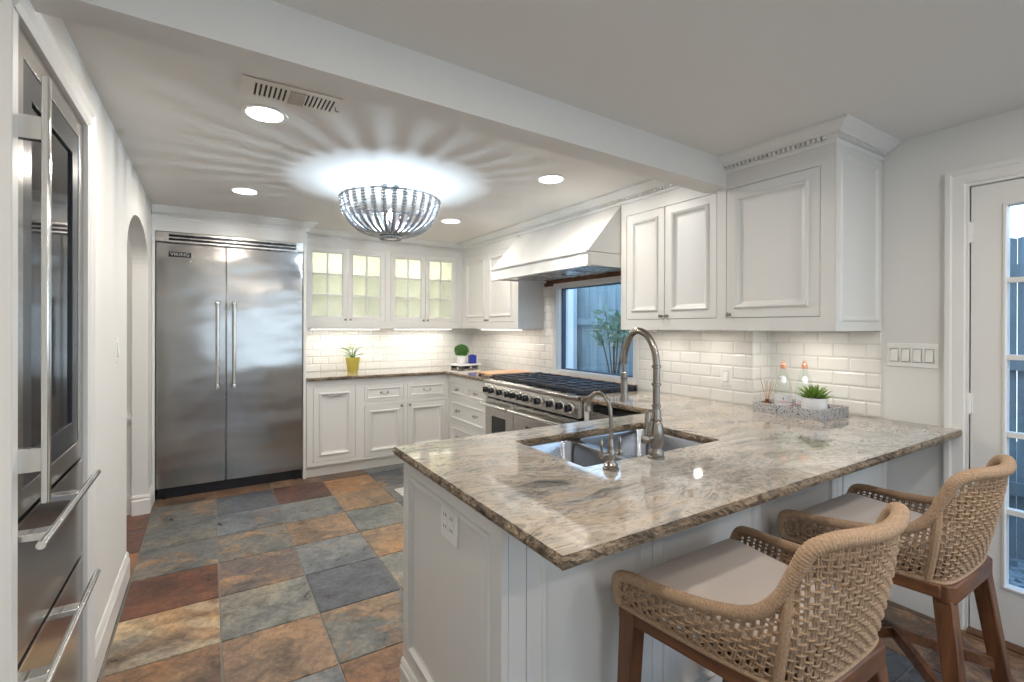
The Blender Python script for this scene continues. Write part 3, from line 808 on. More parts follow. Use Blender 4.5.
def text(parent, s, size, loc, rot, m, name='lettering', ext=.0006, sx=1.0):
    cu = bpy.data.curves.new(name, 'FONT'); cu.body = s; cu.size = size; cu.extrude = ext; cu.align_x = 'CENTER'; cu.align_y = 'CENTER'
    to = bpy.data.objects.new(name + '_curve', cu); COL.objects.link(to)
    bpy.context.view_layer.update()
    me = bpy.data.meshes.new_from_object(to.evaluated_get(bpy.context.evaluated_depsgraph_get()))
    bpy.data.objects.remove(to); bpy.data.curves.remove(cu)
    me.name = name; me.materials.clear(); me.materials.append(m)
    o = bpy.data.objects.new(name, me); COL.objects.link(o); o.parent = parent; o.location = loc; o.rotation_euler = rot; o.scale = (sx, 1, 1)
    return o
text(bd, 'VIKING', .036, (.160, -.0045, 1.955), (PI/2, 0, 0), M['chrome'], sx=1.1)
# surround over the refrigerator
sur = thing('refrigerator_surround', 'white panel framing the top of the refrigerator', 'panel', (XL+.002, 4.60, 0))
MB().box(0, 0, 2.133, .752-XL-.002, .59, ZC-.001).build('header_panel', M['cab'], sur)
MB().box(0, 0, 0, FX0-XL-.004, .02, 2.133).build('side_filler', M['cab'], sur)

# ------------------------------------------------------------------ glass-door column in the left wall
ov = thing('column_refrigerator', 'built-in stainless column with a tall dark glass door and two drawers', 'refrigerator', (XL-.018, OY0, 0), PI/2)
OW = OY1-OY0
MB().box(.01, .02, 0.0, OW-.01, .60, 2.095).build('cabinet', M['black'], ov)
def frame_ring(x0, z0, x1, z1, f, y0, y1):
    return MB().rects(x0, z0, x1, z1, [(0, y1), (0, y0), (f, y0), (f, y1), (0, y1)], 0, cap=False)
b = frame_ring(.006, .915, OW-.006, 2.10, .062, -.016, .02)
d = b.build('glass_door', M['steel3'], ov, bevel=.002)
frame_ring(.068, .977, OW-.068, 2.038, .078, -.013, .012).build('black_border', M['black'], d, bevel=.002)
MB().box(.12, -.006, 1.03, OW-.12, .0, 1.985).build('glass_pane', M['blackglass'], d)
b = MB()
for k in range(5): b.box(.13, .0005, 1.17+.17*k, OW-.13, .002, 1.176+.17*k)
b.build('shelf_edge', M['chrome'], d)
hy = -.072
h = MB().box(-.008+.0, hy-.008, .955, .012, hy+.008, 1.975).build('handle', M['chrome'], d, bevel=.004)
for z in (1.06, 1.848): MB().box(-.004, hy+.006, z-.028, .02, -.012, z+.028).build('bracket', M['chrome'], h, bevel=.002)
for k, (z0, z1) in enumerate(((.565, .905), (.10, .555))):
    d = MB().box(.006, -.016, z0, OW-.006, .02, z1).build('drawer', M['steel3'], ov, bevel=.003)
    zz = z1-.04
    h = MB().tube([(-.03, -.070, zz), (OW-.09, -.070, zz)], .0095, 14).build('handle', M['chrome'], d, smooth=True)
    for x in (.035, .355): MB().box(x, -.068, zz-.009, x+.045, -.015, zz+.009).build('bracket', M['chrome'], h, bevel=.002)
    MB().box(.006, -.019, z1-.006, OW-.006, -.014, z1+.002).build('edge_trim', M['chrome'], d)
MB().box(.01, .03, .0, OW-.01, .05, .095).build('toe_kick', M['black'], ov)
# casing round the column
b = MB(); CP = [(0, 0), (.0, .010), (.012, .018), (.05, .014), (.062, .022), (.078, .020), (.078, 0)]
b.prism([(XL+d_, OZ+w_) for w_, d_ in CP], OY0-.02, OY1+.078, 'Y') if False else None
b.loft([[(XL+d_, 1.50, OZ+w_) for w_, d_ in CP], [(XL+d_, OY1+w_, OZ+w_) for w_, d_ in CP], [(XL+d_, OY1+w_, 0) for w_, d_ in CP]])
b.box(XL, 1.50, 0, XL+.006, OY0-.002, OZ)
struct(b.build('trim_9', M['trim']))

# ------------------------------------------------------------------ range
RG = thing('range', 'wide stainless gas range with black grates and a row of knobs', 'range', (XB, 3.742, 0), -PI/2)
RW = 1.285
MB().box(0, .02, .10, RW, .58, .88).build('body', M['steel2'], RG)
b = MB().prism([(-.040, .765), (.03, .765), (.03, .895), (-.022, .895), (-.030, .885)], 0, RW, 'X')
cp = b.build('control_panel', M['steel2'], RG, bevel=.002)
b = MB().prism([(-.052, .897), (-.048, .885), (-.02, .885), (.60, .885), (.60, .912), (-.04, .912), (-.05, .907)], 0, RW, 'X')
b.build('cooktop', M['steel2'], RG, bevel=.002)
MB().box(.02, .03, .9125, RW-.02, .55, .918).build('burner_tray', M['black'], RG)
kx = [.06, .15, .29, .42, .50, .60, .68, .84, .99, 1.10, 1.20]
for x in kx:
    k = MB().lathe([(.036, -.034), (.036, -.041), (.030, -.045)], (x, 0, .825), 20, 'Y'); k.build('knob_bezel', M['chrome'], cp, smooth=True)
    k = MB().lathe([(.024, -.043), (.026, -.052), (.024, -.072), (.020, -.078), (.001, -.080)], (x, 0, .825), 18, 'Y'); k.box(x-.005, -.088, .802, x+.005, -.075, .848)
    k.build('knob', M['black'], cp, smooth=True)
# grates: six cast-iron frames with fingers, each over a burner
ng = 6
for i in range(ng//2*2):
    gx = .03 + (RW-.06)/3*(i//2); gw = (RW-.06)/3-.008; gy0 = .04 if i % 2 == 0 else .295; gy1 = gy0+.248
    z0, z1 = .930, .948
    b = MB(); xm, ym = gx+gw/2, (gy0+gy1)/2
    for xx in (gx, gx+gw/3, gx+2*gw/3, gx+gw): b.box(xx-.007, gy0, z0, xx+.007, gy1, z1)
    for yy in (gy0, ym, gy1): b.box(gx, yy-.007, z0, gx+gw, yy+.007, z1)
    for q in (-1, 1):
        for cx in (gx+gw/6, gx+gw*5/6, xm): b.box(cx-.006, ym+q*.035, z0+.004, cx+.006, ym+q*.115, z1+.006)
    for xx in (gx, gx+gw):
        for yy in (gy0, gy1): b.box(xx-.009, yy-.009, .9175, xx+.009, yy+.009, z1)
    gr = b.build('grate', M['iron'], RG, bevel=.003)
    for cx in (gx+gw*.27, gx+gw*.73):
        MB().lathe([(.048, .918), (.048, .926), (.036, .928), (.034, .938), (.001, .939)], (cx, ym, 0), 20).build('burner', M['iron'], RG, smooth=True)
# oven doors
for a, c in ((.0, .46), (.465, RW)):
    d = MB().box(a+.004, -.03, .16, c-.004, .02, .745).build('oven_door', M['steel2'], RG, bevel=.003)
    w0, w1 = (a+.12, c-.12) if c < .5 else (a+.18, c-.18)
    MB().rects(w0, .42, w1, .60, [(0, -.029), (0, -.033), (.012, -.033), (.014, -.031)]).build('oven_window', M['blackglass'], d)
    h = MB().tube([(a+.01, -.085, .70), (c-.01, -.085, .70)], .015, 14).build('handle', M['chrome'], d, smooth=True)
    for x in (a+.04, c-.04): MB().box(x-.014, -.08, .69, x+.014, -.03, .71).build('bracket', M['chrome'], h, bevel=.002)
MB().box(0, .04, 0, RW, .06, .10).build('kick_plate', M['black'], RG)
MB().box(0, -.010, .748, RW, .02, .763).build('vent_slot', M['black'], RG)

# ------------------------------------------------------------------ range hood
HD = thing('range_hood', 'white wooden range hood with a sloping front over the range', 'range hood', (XB, 3.69, 0), -PI/2)
HW = 3.69-2.415; dp = XU-XB; wd = XA-XB-.01
b = MB(); yz = [(0, 1.895), (wd, 1.895), (wd, 2.236), (dp, 2.236)]
b.prism(yz, 0, HW, 'X'); b.build('sloping_canopy', M['cab'], HD)
b = MB()
b.rects(0, 0, 1, 1, [(0, 0)], cap=False) if False else None
sk_out = [(-.0, .0), (HW, .0), (HW, wd), (0, wd)]
def ring(o, z): return [(-o*0, -o, z), (HW+0, -o, z), (HW+0, wd, z), (-o*0, wd, z)]
b.box(0, 0, 1.80, HW, .03, 1.892); b.box(0, .03, 1.80, .03, wd, 1.892); b.box(HW-.03, .03, 1.80, HW, wd, 1.892)
b.box(-.0, -.012, 1.886, HW, .03, 1.899); b.box(-.0, -.008, 1.792, HW, .03, 1.803)
b.build('apron', M['cab'], HD, bevel=.002)
b = MB().box(.03, .03, 1.82, HW-.03, wd, 1.83); 
for k in range(4): b.box(.10+.28*k, .10, 1.806, .34+.28*k, wd-.12, 1.82)
b.build('liner', M['steel2'], HD, bevel=.002)
MB().box(0, wd-.005, 1.766, HW, wd+.009, 1.82).build('back_board', M['walnutY'], HD)
fz = thing('hood_frieze', 'white frieze board above the range hood under the crown', 'panel', (XU, 3.717, 0), -PI/2)
MB().box(0, 0, 2.236, 3.717-2.41, XA-XU-.01, ZC).build('board', M['cab'], fz)
# friezes fill between cabinet tops and the ceiling
for nm, lab, x0_, y0_, x1_, y1_ in (('cabinet_frieze', 'white frieze above the glass-front cabinets', .79, YU, XA-.01, YW-.002),
        ('cabinet_frieze', 'white frieze above the cabinet left of the range hood', XU, 3.717, XA-.01, YU-.002),
        ('cabinet_frieze', 'white frieze above the cabinets right of the range hood', XU, 1.07, XA-.01, 2.41)):
    q = MB().box(x0_, y0_, 2.251, x1_, y1_, ZC-.001).build(nm, M['cab']); tag(q, lab, 'panel')

# ------------------------------------------------------------------ window over the range, glazed door
wi = struct(MB().grid(0, WZ0-.038, WY1-WY0+.09, WZ1+.04, [(.045, WZ0, WY1-WY0+.045, WZ1)], -.020, .03).xf(faceX(XA, WY1+.045)).build('window_1', M['trim'], bevel=.002))
b = MB().grid(0, WZ0, WY1-WY0, WZ1, [(.014, WZ0+.014, WY1-WY0-.014, WZ1-.014)], .04, .085).xf(faceX(XA, WY1)); b.build('sash', mat('dark_blue_sash', (.03, .07, .12), .4), wi)
b = MB().grid(0, WZ0, WY1-WY0, WZ1, [(.006, WZ0+.006, WY1-WY0-.006, WZ1-.006)], .0, .12).xf(faceX(XA, WY1)); b.build('window_reveal', M['trim'], wi)
MB().box(.014, .06, WZ0+.014, WY1-WY0-.014, .064, WZ1-.014).xf(faceX(XA, WY1)).build('glass_pane', M['glass'], wi)
MB().box(-.03, -.05, WZ0-.055, WY1-WY0+.03, .0, WZ0-.038).xf(faceX(XA-.0, WY1)).build('window_sill', M['board'], wi)
# glazed door
DW = DY1-DY0; fl = .119; gz0, gz1 = .256, 1.915
cols = 3; rows = 5; gx0, gx1 = fl, DW-fl
b = MB(); hx = []
cw = (gx1-gx0-.024*(cols-1))/cols; rh = (gz1-gz0-.022*(rows-1))/rows
for i in range(cols):
    for j in range(rows):
        hx.append((gx0+i*(cw+.024), gz0+j*(rh+.022), gx0+i*(cw+.024)+cw, gz0+j*(rh+.022)+rh))
b.grid(.003, .02, DW-.003, DZ-.004, hx, .004, .044); b.xf(faceX(XW, DY1))
dr = struct(b.build('door_1', M['trim']))
b = MB(); 
for h_ in [(gx0, gz0, gx1, gz1)]:
    b.rects(h_[0]-.014, h_[1]-.014, h_[2]+.014, h_[3]+.014, [(0, .005), (.002, -.003), (.010, -.004), (.014, .004)], 0, cap=False)
b.xf(faceX(XW, DY1)); b.build('glazing_bead', M['trim'], dr)
MB().box(gx0, .022, gz0, gx1, .026, gz1).xf(faceX(XW, DY1)).build('glass_pane', M['glass'], dr)
for z in (1.815, 1.038, .28):
    b = MB().box(-.012, -.004, z-.045, .012, .004, z+.045); b.tube([(0, -.007, z-.048), (0, -.007, z+.048)], .006, 10); b.xf(faceX(XW, DY1)); b.build('hinge', M['plastic'], dr)
DC = [(0, 0), (0, .012), (.010, .012), (.016, .018), (.055, .020), (.062, .026), (.080, .026), (.080, 0)]
b = MB(); b.loft([[(XW-d_, DY1+w_, 0) for w_, d_ in DC], [(XW-d_, DY1+w_, DZ+w_) for w_, d_ in DC], [(XW-d_, DY0-w_, DZ+w_) for w_, d_ in DC], [(XW-d_, DY0-w_, 0) for w_, d_ in DC]])
struct(b.build('trim_10', M['trim']))
b = MB().box(XW, DY1, 0, XW+.12, DY1+.004, DZ); b.box(XW, DY0, DZ-.001, XW+.12, DY1, DZ+.003); b.box(XW, DY0-.004, 0, XW+.12, DY0, DZ); b.box(XW+.046, DY1-.012, 0, XW+.06, DY1, DZ)
struct(b.build('trim_11', M['trim']))
struct(MB().prism([(XW-.03, 0), (XW-.03, .008), (XW-.01, .018), (XW+.16, .018), (XW+.16, 0)], DY0, DY1, 'Y').build('trim_12', M['thresh']))
# window behind the camera on the rear and the right wall
for nm, q in (('window_2', None), ('window_3', 1)):
    if q is None:
        b = MB().grid(.2, .5, 2.5, 2.1, [(.25+.75*k, .55, .95+.75*k, 2.05) for k in range(3)], -3.68, -3.62)
        o_ = struct(b.build(nm, M['trim'])); MB().box(.25, -3.655, .55, 2.45, -3.65, 2.05).build('glass_pane', M['glass'], o_)
    else:
        b = MB().grid(0, .6, 2.2, 2.1, [(.05+.72*k, .65, .72+.72*k, 2.05) for k in range(3)], .03, .09).xf(faceX(XW, -.7))
        o_ = struct(b.build(nm, M['trim'])); MB().box(.05, .055, .65, 2.15, .06, 2.05).xf(faceX(XW, -.7)).build('glass_pane', M['glass'], o_)

# ------------------------------------------------------------------ outside
struct(MB().box(XW+.3, -6, -.16, 9, 8, -.10).build('ground', M['gravel']))
def fence(label, x, y0, y1, zt, rz=0, bw=.14, rails=(.5, 1.45), m='fence'):
    t = thing('wooden_fence', label, 'fence', (x, y0, 0), PI/2)
    L = y1-y0; n = int(L/(bw+.006)); 
    for k in range(n):
        a = k*(bw+.006); MB().prism([(a, -.15), (a+bw, -.15), (a+bw, zt-.02+random.uniform(-.01, .01)), (a+bw*.5, zt), (a, zt-.02)], 0, .02, 'Y').build('board', M[m], t)
    for z in rails: MB().box(0, .0205, z-.04, L, .055, z+.04).build('rail', M[m], t)
    return t
fence('weathered grey board fence seen through the window over the range', 3.9, 3.0, 7.4, 2.02, m='fence2')
fence('weathered board fence seen through the glazed door', 4.45, -1.6, 2.0, 1.98, rails=(.35, 1.15, 1.75))
q = MB().box(3.78, 4.49, -.1, 3.84, 4.70, 2.05)
q.box(3.77, 4.47, 1.96, 3.845, 4.72, 2.0)
tag(q.build('fence_post', M['siding']), 'pale upright post at the left edge of the fence behind the window', 'post')
# leafy shrub outside the window
sh = thing('shrub', 'silvery green leafy shrub branch outside the window', 'shrub', (3.40, 3.42, -.1))
rnd = random.Random(5); st = MB(); lf = MB()
for k in range(10):
    a = rnd.uniform(0, 2*PI); tip = Vector((math.cos(a)*.12, math.sin(a)*.24, rnd.uniform(1.38, 1.66)))
    path = bez([(0, 0, 0), (tip.x*.1, tip.y*.1, .8), (tip.x*.5, tip.y*.5, 1.25), tuple(tip)], 6); st.tube(path, [.010-.0004*i for i in range(len(path))], 5)
    for p in path[14:]:
        for q_ in range(9):
            d_ = Vector((rnd.uniform(-1, 1), rnd.uniform(-1, 1), rnd.uniform(-.6, .6))).normalized(); L = rnd.uniform(.06, .11); w_ = d_.cross(Vector((.3, .2, 1))).normalized()*.014
            o_ = Vector(p) + d_*.015
            lf.add([o_, o_+d_*L*.5+w_, o_+d_*L, o_+d_*L*.5-w_], [(0, 1, 2, 3)])
st.build('stem', M['twig'], sh, smooth=True); lf.build('foliage', M['olive'], sh)

# ------------------------------------------------------------------ ceiling fittings
cans = [((.207, 2.348), 'recessed ceiling light beside the air vent'), ((.207, 3.753), 'recessed ceiling light in front of the refrigerator'),
        ((1.846, 2.414), 'recessed ceiling light nearest the right-hand cabinets and the beam'), ((1.824, 3.839), 'recessed ceiling light towards the back corner, before the range hood'),
        ((.6, .35), 'recessed ceiling light behind the camera on the left'), ((2.0, -.15), 'recessed ceiling light over the bar stools'),
        ((.6, -1.2), 'recessed ceiling light in the middle of the rear room, left'), ((2.0, -1.2), 'recessed ceiling light in the middle of the rear room, right'),
        ((.6, -2.7), 'recessed ceiling light by the rear window, left'), ((2.0, -2.7), 'recessed ceiling light by the rear window, right')]
for k, ((x, y), lab) in enumerate(cans):
    t = thing('recessed_light', lab, 'ceiling light', (x, y, ZC))
    MB().lathe([(.074, -.003), (.092, -.005), (.095, -.001), (.072, -.001)], n=36, caps=False).build('trim_ring', M['plastic'], t, smooth=True)
    MB().lathe([(.074, -.0045), (.001, -.006)], n=36).build('lens', M['lens'], t, smooth=True)
    light('AREA', 'can_lamp', (0, 0, -.012), CAN_W if k < 4 else (REAR_CAN_W if k < 6 else REAR_CAN_W*.7), NEUT, t, shape='DISK', size=.14)
vt = thing('ceiling_vent', 'white metal ceiling air vent with two slotted grilles beside the beam', 'vent', (.283, 2.105, ZC))
b = MB(); fx, fy = .182, .086
hs = [(-.135+.0175*k, -.055, -.127+.0175*k, .055) for k in range(7)] + [(.055+.0165*k, -.055, .063+.0165*k, .055) for k in range(7)]
b.grid(-fx, -fy, fx, fy, hs, 0, .004)
b.xf(Matrix.Rotation(-PI/2, 4, 'X')); b.v = [p-Vector((0, 0, .002)) for p in b.v]
b.build('face_plate', mat('cream_metal', (.72, .68, .62), .45), vt)
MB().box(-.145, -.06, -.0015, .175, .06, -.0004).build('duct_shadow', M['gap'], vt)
MB().box(-.010, -.056, -.010, .050, .056, -.006).build('centre_plate', mat('tan_metal', (.42, .37, .31), .5), vt)
b = MB().tube([(.172, 0, -.006), (.172, 0, -.02), (.185, 0, -.022)], .003, 6); b.build('lever', M['knob'], vt)

# chandelier
ch = thing('chandelier', 'silver beaded bowl chandelier hanging close to the ceiling', 'chandelier', (1.026, 3.09, ZC))
MB().lathe([(.060, 0), (.060, -.012), (.045, -.020), (.012, -.026), (.001, -.028)], n=24).build('canopy', M['crystal'], ch, smooth=True)
def ring_tube(r, z, tr, nm, n=64):
    b = MB(); rings = []
    for k in range(n):
        a = 2*PI*k/n; rings.append([((r+tr*math.cos(2*PI*j/8))*math.cos(a), (r+tr*math.cos(2*PI*j/8))*math.sin(a), z+tr*math.sin(2*PI*j/8)) for j in range(8)])
    rings.append(rings[0]); b.loft(rings, False); return b.build(nm, M['crystal'], ch, smooth=True)
def strand(r0, z0, r1, z1, amp):
    b = MB(); n = 66; path = []; rad = []
    for k in range(n+1):
        t_ = k/n; a = PI/2*t_
        r_ = r1 + (r0-r1)*math.cos(a)**.9 ; z_ = z0 + (z1-z0)*math.sin(a)
        path.append((r_, 0, z_)); rad.append(amp*(.40+.60*abs(math.sin(PI*k/3))) * (1-.35*t_))
    b.tube(path, rad, 6, flat=.55); return b
s0 = strand(.322, -.092, .062, -.335, .022).build('bead_strand', M['crystal'], ch, smooth=True, ang=180)
NS = 31
for k in range(1, NS):
    c_ = s0.copy(); COL.objects.link(c_); c_.parent = ch; c_.rotation_euler = (0, 0, 2*PI*k/NS)
b = MB()
for k in range(22):
    a = 2*PI*k/22; cx, cy = .066*math.cos(a), .066*math.sin(a)
    b.lathe([(.001, -.362), (.008, -.357), (.0105, -.346), (.008, -.335), (.001, -.330)], (cx, cy, 0), 8)
b.lathe([(.058, -.338), (.060, -.345), (.058, -.352), (.02, -.36), (.001, -.361)], n=24)
b.build('bead_cup', M['crystal'], ch, smooth=True, ang=180)
ring_tube(.328, -.105, .005, 'top_ring')
for k in range(3):
    a = 2*PI*k/3; MB().tube([(.05*math.cos(a), .05*math.sin(a), -.01), (.318*math.cos(a), .318*math.sin(a), -.10)], .0018, 6).build('suspension_rod', M['crystal'], ch)
MB().lathe([(.05, -.335), (.018, -.33), (.016, -.235), (.020, -.228), (.001, -.228)], n=16).build('lamp_socket', M['crystal'], ch, smooth=True)
ring_tube(.262, -.235, .003, 'middle_ring')
bl = MB().lathe([(.012, -.228), (.022, -.215), (.031, -.19), (.026, -.165), (.010, -.150), (.001, -.148)], n=18).build('bulb', M['glass'], ch, smooth=True)
MB().lathe([(.001, -.225), (.006, -.222), (.006, -.205), (.001, -.202)], n=8).build('filament', M['bulb'], bl, smooth=True)
light('POINT', 'bulb_lamp', (0, 0, -.190), CHAND_W, COOL, ch, shadow_soft_size=.022)
light('POINT', 'hall_fill', (-1.3, 3.6, 2.1), 10, NEUT, None, shadow_soft_size=.1)  # unseen fill light without a fixture, added to brighten the room beyond the arch
# ------------------------------------------------------------------ things on the counters
cb = MB()
def rounded(x0, y0, x1, y1, r, n=5):
    pts = []
    for cx, cy, a0 in ((x1-r, y1-r, 0), (x0+r, y1-r, PI/2), (x0+r, y0+r, PI), (x1-r, y0+r, 3*PI/2)):
        for k in range(n+1): a = a0+PI/2*k/n; pts.append((cx+r*math.cos(a), cy+r*math.sin(a)))
    return pts
bo = thing('cutting_board', 'pale wooden cutting board lying on the counter left of the range', 'cutting board', (2.40, 3.93, .915))
MB().prism(rounded(-.21, -.165, .26, .12, .02), .012, .036).build('board', M['board'], bo, bevel=.003)
for x, y in ((-.18, -.13), (.22, -.13), (-.18, .09), (.22, .09)): MB().lathe([(.014, 0), (.014, .012)], (x, y, 0), 10).build('foot', M['black'], bo)
b = MB().tube([(-.205, -.05, .026), (-.225, -.05, .022), (-.225, .02, .022), (-.205, .02, .026)], .005, 8); b.build('handle', M['black'], bo, smooth=True)

def leaves(b, n, c, rad, L, w, rnd, up=.3, squash=1.0):
    for k in range(n):
        d = Vector((rnd.gauss(0, 1), rnd.gauss(0, 1), rnd.gauss(0, 1)+up)).normalized(); p = Vector(c) + Vector((d.x, d.y, d.z*squash))*rad*rnd.uniform(.78, 1.0)
        s = d.cross(Vector((rnd.gauss(0, 1), rnd.gauss(0, 1), rnd.gauss(0, 1)))).normalized(); tdir = (d*.6 + s.cross(d)*rnd.uniform(-1, 1)).normalized()
        q = p + tdir*L; m_ = p + tdir*L*.5 + d*L*.12
        b.add([p, m_+s*w, q, m_-s*w], [(0, 1, 2, 3)])
rnd = random.Random(11)
# yellow pot
yp = thing('potted_plant', 'small plant with white blooms in a yellow pot on the back counter', 'plant', (1.262, 5.00, .915)); yp.scale = (1.18, 1.18, 1.08)
MB().lathe([(.042, 0), (.045, .004), (.060, .115), (.063, .12), (.063, .135), (.058, .137), (.055, .118), (.002, .115)], n=28).build('pot', M['yellow'], yp, smooth=True)
b = MB(); st = MB()
for k in range(16):
    a = 2*PI*k/16+rnd.uniform(-.2, .2); r_ = rnd.uniform(.02, .075); z_ = rnd.uniform(.14, .23)
    tip = Vector((r_*math.cos(a), r_*math.sin(a), z_)); st.tube([(0, 0, .115), tuple(tip*.6+Vector((0, 0, .06))), tuple(tip)], .0025, 5)
    d = Vector((math.cos(a), math.sin(a), rnd.uniform(-.1, .5))).normalized(); s = d.cross(Vector((0, 0, 1))).normalized()*.022; L = .07
    b.add([tip, tip+d*L*.3+s, tip+d*L*.7+s*.8, tip+d*L, tip+d*L*.7-s*.8, tip+d*L*.3-s], [(0, 1, 2, 3, 4, 5)])
st.build('stem', M['leaf'], yp, smooth=True); b.build('foliage', M['leaf'], yp)
b = MB()
for k in range(9):
    c = Vector((rnd.uniform(-.035, .03), rnd.uniform(-.04, .04), rnd.uniform(.22, .275)))
    for j in range(6):
        a = 2*PI*j/6; d = Vector((math.cos(a), math.sin(a), .5))*.026; s = Vector((-math.sin(a), math.cos(a), 0))*.011
        b.add([c, c+d*.6+s, c+d, c+d*.6-s], [(0, 1, 2, 3)])
b.build('blossom', mat('cream_petals', (.80, .80, .55), .6), yp)

# books with topiary and blue jar in the corner
rs = thing('riser_tray', 'small white footed riser with dark iron feet and ring handle in the back corner', 'tray', (2.50, 4.86, .915), .22)
MB().prism(rounded(-.15, -.095, .15, .095, .012), .028, .048).build('top', M['whitepot'], rs, bevel=.002)
for x in (-.115, .08):
    for y in (-.07, .07): MB().prism([(x-.03, 0), (x+.03, 0), (x+.035, .028), (x-.035, .028)], y-.012, y+.012, 'Y').build('foot', M['iron'], rs)
for x in (-.115, .08): MB().box(x-.02, -.058, .014, x+.02, .058, .0278).build('cross_bar', M['iron'], rs)
MB().tube([(.165+.018*math.cos(2*PI*k/14), -.02, .030+.018*math.sin(2*PI*k/14)) for k in range(15)], .004, 6).build('ring_handle', M['iron'], rs, smooth=True)
zt = .9632
tp = thing('topiary', 'round clipped green topiary in a white pot on the riser in the corner', 'plant', (2.455, 4.88, zt))
MB().lathe([(.036, 0), (.040, .004), (.046, .085), (.044, .09), (.040, .078), (.002, .076)], n=24).build('pot', M['whitepot'], tp, smooth=True)
MB().tube([(0, 0, .07), (0, 0, .12)], .006, 8).build('stem', M['twig'], tp)
b = MB(); b.lathe([(.001, .095), (.04, .105), (.058, .14), (.05, .17), (.025, .19), (.001, .195)], n=14); leaves(b, 900, (0, 0, .148), .077, .016, .006, rnd, .1, .85)
b.build('foliage', M['leaf'], tp)
jr = thing('blue_jar', 'small cobalt blue square jar beside the topiary', 'jar', (2.575, 4.84, zt))
MB().prism(rounded(-.038, -.038, .038, .038, .008), 0, .095).build('body', M['blue'], jr, bevel=.003)
MB().lathe([(.022, .095), (.022, .100), (.010, .104), (.001, .104)], n=16).build('lid', M['blue'], jr, smooth=True)

# tray with bottles, diffuser, succulent
tr = thing('tray', 'rectangular speckled terrazzo tray at the wall end of the counter', 'tray', (2.735, 1.36, .915))
b = MB(); x0_, x1_, y0_, y1_ = -.145, .145, -.175, .175
b.box(x0_, y0_, 0, x1_, y1_, .012)
b.rects(0, 0, 1, 1, [(0, 0)], cap=False) if False else None
for q in ((x0_, y0_, x1_, y0_+.012), (x0_, y1_-.012, x1_, y1_), (x0_, y0_+.012, x0_+.012, y1_-.012), (x1_-.012, y0_+.012, x1_, y1_-.012)): b.box(q[0], q[1], .012, q[2], q[3], .052)
b.build('body', M['terrazzo'], tr)
def bottle(x, y, label, textit=True):
    t = thing('glass_bottle', label, 'bottle', (x, y, .9275), 0, 'swing-cap bottles on the tray')
    prof = [(.038, 0), (.042, .004), (.044, .015), (.044, .095), (.041, .125), (.034, .155), (.024, .19), (.016, .215), (.0135, .228), (.0135, .245)]
    MB().lathe(prof, n=32, caps=False).build('glass_body', M['bottle'], t, smooth=True, ang=180)
    MB().lathe([(.0142, .226), (.0150, .228), (.0150, .238), (.0142, .240), (.0150, .242), (.0142, .250), (.008, .256), (.008, .264), (.001, .266)], n=16).build('cap', M['cap'], t, smooth=True)
    b = MB().tube([(.016, 0, .235), (.022, 0, .25), (.018, 0, .266), (0, 0, .274), (-.018, 0, .266), (-.022, 0, .25), (-.016, 0, .235)], .0016, 6); b.build('wire_bail', M['chrome'], t)
    # curved paper label facing the room
    def curved(a0, a1, z0, z1, r, m, nm, par, n=14, taper=0):
        rings = [[((r)*math.cos(a0+(a1-a0)*k/n), (r)*math.sin(a0+(a1-a0)*k/n), z0) for k in range(n+1)], [((r-taper)*math.cos(a0+(a1-a0)*k/n), (r-taper)*math.sin(a0+(a1-a0)*k/n), z1) for k in range(n+1)]]
        b_ = MB(); b_.loft(rings, False, False); return b_.build(nm, m, par, smooth=True, ang=180)
    A = math.radians(212)
    lb = curved(A-1.25, A+1.25, .018, .088, .0448, M['label'], 'front_label', t)
    curved(A-1.24, A+1.24, .022, .028, .0451, M['labelred'], 'red_band', lb)
    curved(A-.12, A+.02, .062, .067, .0452, M['labelblue'], 'blue_star', lb) ; curved(A-.07, A-.03, .057, .072, .0453, M['labelblue'], 'blue_star', lb)
    cx, cy = .0456*math.cos(A), .0456*math.sin(A)
    o_ = text(lb, 'CAZOMANA', .0125, (cx, cy, .046), (PI/2, 0, A+PI/2), M['labelred'], ext=.0002)
    # neck oval
    b = MB(); pts = []
    for k in range(20):
        a = 2*PI*k/20; u = .42*math.cos(a); zz = .168+.020*math.sin(a); r_ = .0375-(zz-.145)*.29+.0008
        pts.append((r_*math.cos(A+u), r_*math.sin(A+u), zz))
    r_ = .0375-(.168-.145)*.29+.002; b.add([(r_*math.cos(A), r_*math.sin(A), .168)]+pts, [(0, i+1, (i+1) % 20+1) for i in range(20)])
    b.build('neck_label', M['label'], t)
    return t
bottle(2.715, 1.435, 'clear glass bottle with an orange cap, the left one on the tray')
bottle(2.82, 1.375, 'clear glass bottle with an orange cap, behind the succulent')
df = thing('reed_diffuser', 'amber reed diffuser with thin wooden sticks at the left end of the tray', 'diffuser', (2.655, 1.49, .9275))
MB().lathe([(.025, 0), (.027, .004), (.027, .032), (.020, .040), (.010, .044), (.010, .052), (.012, .054)], n=20).build('bottle', mat('dark_amber', (.10, .03, .012), .12), df, smooth=True)
for k in range(7):
    a = 2*PI*k/7; MB().tube([(0, 0, .03), (math.cos(a)*.035, math.sin(a)*.035, .15+.01*(k % 3))], .0016, 5).build('reed', M['reed'], df)
sc = thing('succulent', 'spiky green succulent in a white pot at the front of the tray', 'plant', (2.685, 1.262, .9275))
MB().lathe([(.050, 0), (.055, .004), (.059, .086), (.059, .090), (.055, .090), (.053, .076), (.002, .074)], n=30).build('pot', M['whitepot'], sc, smooth=True)
MB().lathe([(.052, .074), (.03, .082), (.001, .084)], n=16).build('soil', M['soil'], sc)
b = MB()
